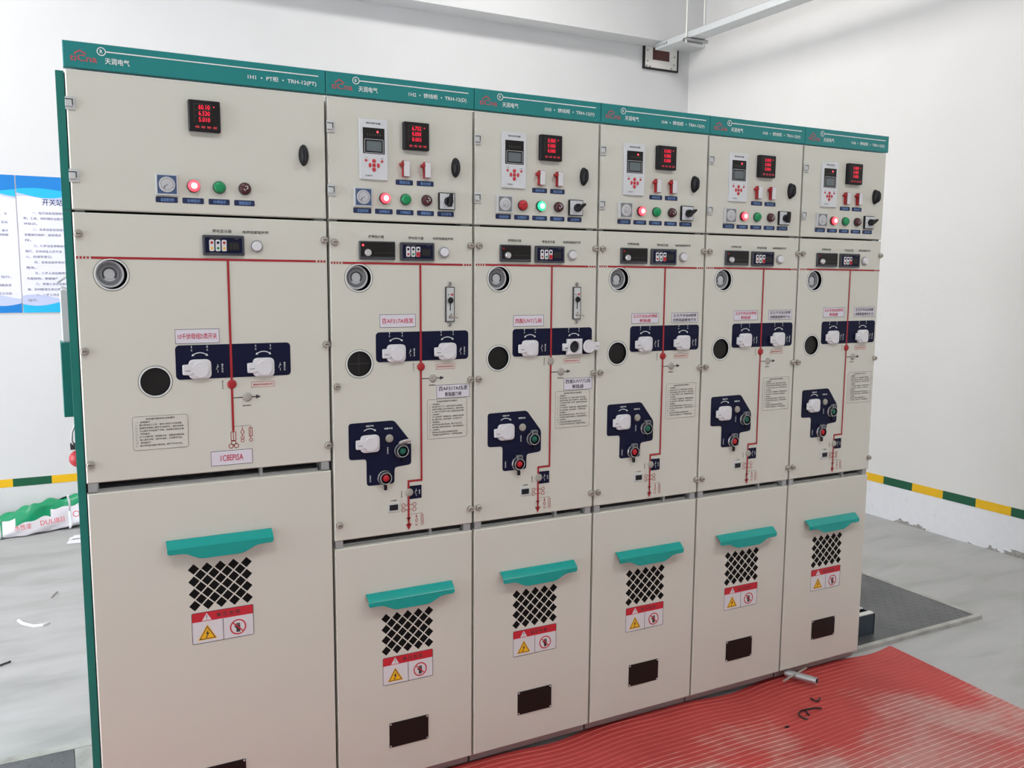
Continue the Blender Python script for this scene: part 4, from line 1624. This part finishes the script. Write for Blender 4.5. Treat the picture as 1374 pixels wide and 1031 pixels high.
P2, pw, ph = poster(-.190, .36, 1.277, 2.047, 'blue and white notice poster half hidden behind the leftmost cabinet', True)
letter(P2, '开关站运行管理制度', .285, ph - .143, .32, .038, postertitle, -.0072)
rows = ['　一、执行设备巡视检查和操作', '制。工具、材料摆放应整齐', '并标识。', '　二、自身设备应挂指示牌', '定期进行维护、保持清洁', '持。', '　三、值班设备参数和记录', '现行、无关设备人员不准', '入，应填写登记。', '　四、发现设备异常应立即', '报告。', '　五、值班人员应熟悉设备', '性能结构、掌握操作。', '　六、管理人员应定期到场', '查、及时整理各类记录', '　八、值班人员应认真', '执行。']
pitch = .525 / len(rows)
for i, s_ in enumerate(rows):
    lw = .0168 * len(s_.replace('　', ''))
    letter(P2, s_.replace('　', ''), .027 + (.043 if s_[0] == '　' else 0) + lw / 2, ph - .205 - i * pitch, lw, .0145, postertext, -.0072)
P1, pw1, ph1 = poster(-.75, -.196, 1.277, 2.047, 'leftmost blue and white notice poster cut by the picture edge', False)
for i, s_ in ((4, '交接班。一、各'), (6, '部门、各站'), (8, '记录、遵守'), (9, '规章制度'), (19, '执行。'), (21, '本制度自发'), (23, '布之日起')):
    lw = .0168 * len(s_)
    letter(P1, s_, pw1 - .045 - lw / 2, ph1 - .12 - i * .0235, lw, .0145, postertext, -.0072)

# equipment stand half hidden behind the first cabinet
e = bpy.data.objects.new('equipment_stand', None)
col.objects.link(e)
e.location = (.03, 1.30, 0)
tag(e, 'grey post with teal box, steel latch and red knob, half hidden behind the leftmost cabinet', 'stand')
obj('base', MB().box(-.020, .16, -.09, .12, 0, .02, lightgrey).mesh('base', 0), e)
obj('post', MB().prism(rrect(-.014, .05, 0, .98, .004), -.02, .03, lightgrey, .002).mesh('post'), e, (.016, 0, .01)).location = (.02, 0, .01)
obj('upper_case', MB().prism(rrect(-.050, .07, 1.255, 1.445, .006), -.03, .05, lightgrey, .003).mesh('upper_case'), e)
obj('teal_box', MB().prism(rrect(-.058, .07, .984, 1.256, .003), -.05, .06, greenside, .002).mesh('teal_box'), e)
lp = MB()
lp.tube([(-.044, -.034, 1.452), (-.030, -.040, 1.446), (-.012, -.040, 1.437), (.0, -.038, 1.446), (-.004, -.036, 1.470), (.03, -.034, 1.49)], .006, lightgrey, 8)
obj('hook', lp.mesh('hook'), e)
obj('cap', MB().tube([(-.058, -.03, 1.472), (-.03, -.035, 1.492), (.0, -.035, 1.498), (.04, -.03, 1.500)], .009, lightgrey, 8, flat=.6).mesh('cap'), e)
lt = MB().tube([(-.012, -.03, .955), (-.024, -.032, .925), (-.026, -.032, .895), (-.022, -.030, .880)], .005, chrome, 8)
lt.box(-.032, -.010, -.034, -.02, .860, .884, darkgrey)
obj('latch', lt.mesh('latch'), e, (-.012, 0, 0))
bl = MB()
prf = [(0, -.06)] + [(.033 * math.sin(a), -.028 - .033 * math.cos(a)) for a in [PI * k / 8 for k in range(1, 8)]] + [(0, .005)]
bl.lathe(prf, ballred, -.018, .825, 20)
obj('red_knob', bl.mesh('red_knob', 60), e)

# bundle of folded bags against the wall
def bag():
    random.seed(11)
    b = MB()
    NXB, NS = 44, 22
    rows = []
    for i in range(NXB + 1):
        t = i / NXB
        x = -.62 + .72 * t
        h = .115 + .065 * min(1, max(0, (t - .25) / .6)) + .010 * math.sin(t * 13)
        z0 = .004 + .018 * max(0, (t - .6) / .4) ** 1.5
        yf = 3.325 + .06 * max(0, (t - .55) / .45) + .012 * math.sin(t * 9 + 1)
        taper = min(1, t / .06, (1 - t) / .05) ** .5 if 0 < t < 1 else .12
        row = []
        for k in range(NS):
            a = 2 * PI * k / NS
            ca, sa = math.cos(a), math.sin(a)
            pw_ = .55
            yy = .5 * (1 - math.copysign(abs(ca) ** pw_, ca))
            zz = .5 * (1 + math.copysign(abs(sa) ** pw_, sa))
            wob = .007 * math.sin(t * 40 + a * 3) + .006 * math.sin(t * 23 - a * 5)
            ymid = yf + .05
            y_ = yf + zz * .055 + yy * (.085 - .02 * zz) + wob * (1 - yy)
            z_ = z0 + zz * h + (wob if zz > .3 else 0)
            y_ = ymid + (y_ - ymid) * taper
            z_ = z0 + h * .4 + (z_ - z0 - h * .4) * taper
            row.append((x, min(y_, 3.46), max(z_, .001)))
        rows.append(row)
    for row in rows:
        b.v += row
    for i in range(NXB):
        t = i / NXB
        for k in range(NS):
            k2 = (k + 1) % NS
            b.f.append((i * NS + k, (i + 1) * NS + k, (i + 1) * NS + k2, i * NS + k2))
            ang = (k + .5) / NS * 360
            if t < .44:
                g_ = t < .35 or (12 < ang < 150)
            else:
                g_ = (8 if t < .7 else 22) < ang < 150
            b.mi.append(b.m(baggreen if g_ else bagwhite))
    b.f.append(tuple(range(NS)))
    b.f.append(tuple(reversed(range(NXB * NS, NXB * NS + NS))))
    b.mi += [b.m(baggreen), b.m(bagwhite)]
    return b, rows


bb, rows = bag()
e = bpy.data.objects.new('bag_bundle', None)
col.objects.link(e)
tag(e, 'tied bundle of folded green and white plastic bags by the back wall', 'bag')
obj('bags', bb.mesh('bags', 60), e)
for idx, nm in ((15, 'strap'), (37, 'strap')):
    r_ = rows[idx]
    cy, cz = sum(q[1] for q in r_) / len(r_), sum(q[2] for q in r_) / len(r_)
    loop = [(r_[k % len(r_)][0] + .004 * math.sin(k), min(cy + (r_[k % len(r_)][1] - cy) * 1.05, 3.462), max(.003, cz + (r_[k % len(r_)][2] - cz) * 1.05)) for k in range(len(r_) + 1)]
    obj(nm, MB().tube(loop, .009, strapm, 6, flat=.4).mesh('strap'), e)
tilt = (math.radians(-22), 0, math.radians(5))
letter(e, '水性漆', -.255, .062, .085, .030, bagred, 3.315, 'red_lettering', rot=(math.radians(-20), math.radians(-2), 0))
letter(e, 'DULIBSI', -.105, .077, .125, .028, bagred, 3.326, 'red_lettering', rot=(math.radians(-20), math.radians(-6), 0))
obj('round_emblem', MB().stroke(circ(0, 0, .016, 20), .005, 0, bagred, True).mesh('round_emblem', 0), e, (.020, 3.352, .098), (math.radians(-20), 0, 0))

# litter on the left floor
def scrap(name, pts, r, mt, label, cat, flat=.35):
    cx, cy = pts[0]
    o = obj(name, MB().tube([(x - cx, y - cy, r * .9 + .002 * (i % 2)) for i, (x, y) in enumerate(pts)], r, mt, 6, flat=flat).mesh(name), None, (cx, cy, 0))
    tag(o, label, cat, 'litter on the concrete floor')


scrap('paper_strip', [fl(24, 834, 0), fl(30, 839, 0), fl(45, 842, 0), fl(58, 841, 0), fl(67, 837, 0)], .006, paper, 'curved white paper strip on the concrete floor at the left', 'litter')
scrap('twig', [fl(69, 803, 0), fl(73, 799, 0), fl(77, 795, 0)], .003, steel, 'thin grey twig on the concrete floor above the paper strip', 'litter', 1)
scrap('dark_stick', [fl(-6, 897, 0), fl(5, 893, 0), fl(14, 889, 0)], .004, cableblack, 'dark stick on the concrete floor at the left picture edge', 'litter', 1)
pp = MB()
pp.face([(0, 0, .002), (.10, -.02, .003), (.13, .09, .016), (.02, .10, .010)], paper)
pp.face([(.02, .05, .012), (.12, .04, .020), (.14, .10, .022), (.04, .11, .016)], paper)
tag(obj('paper_sheet', pp.mesh('paper_sheet', 0), None, (-.04, 3.07, 0)), 'crumpled white paper sheets on the floor near the bags', 'litter', 'litter on the concrete floor')
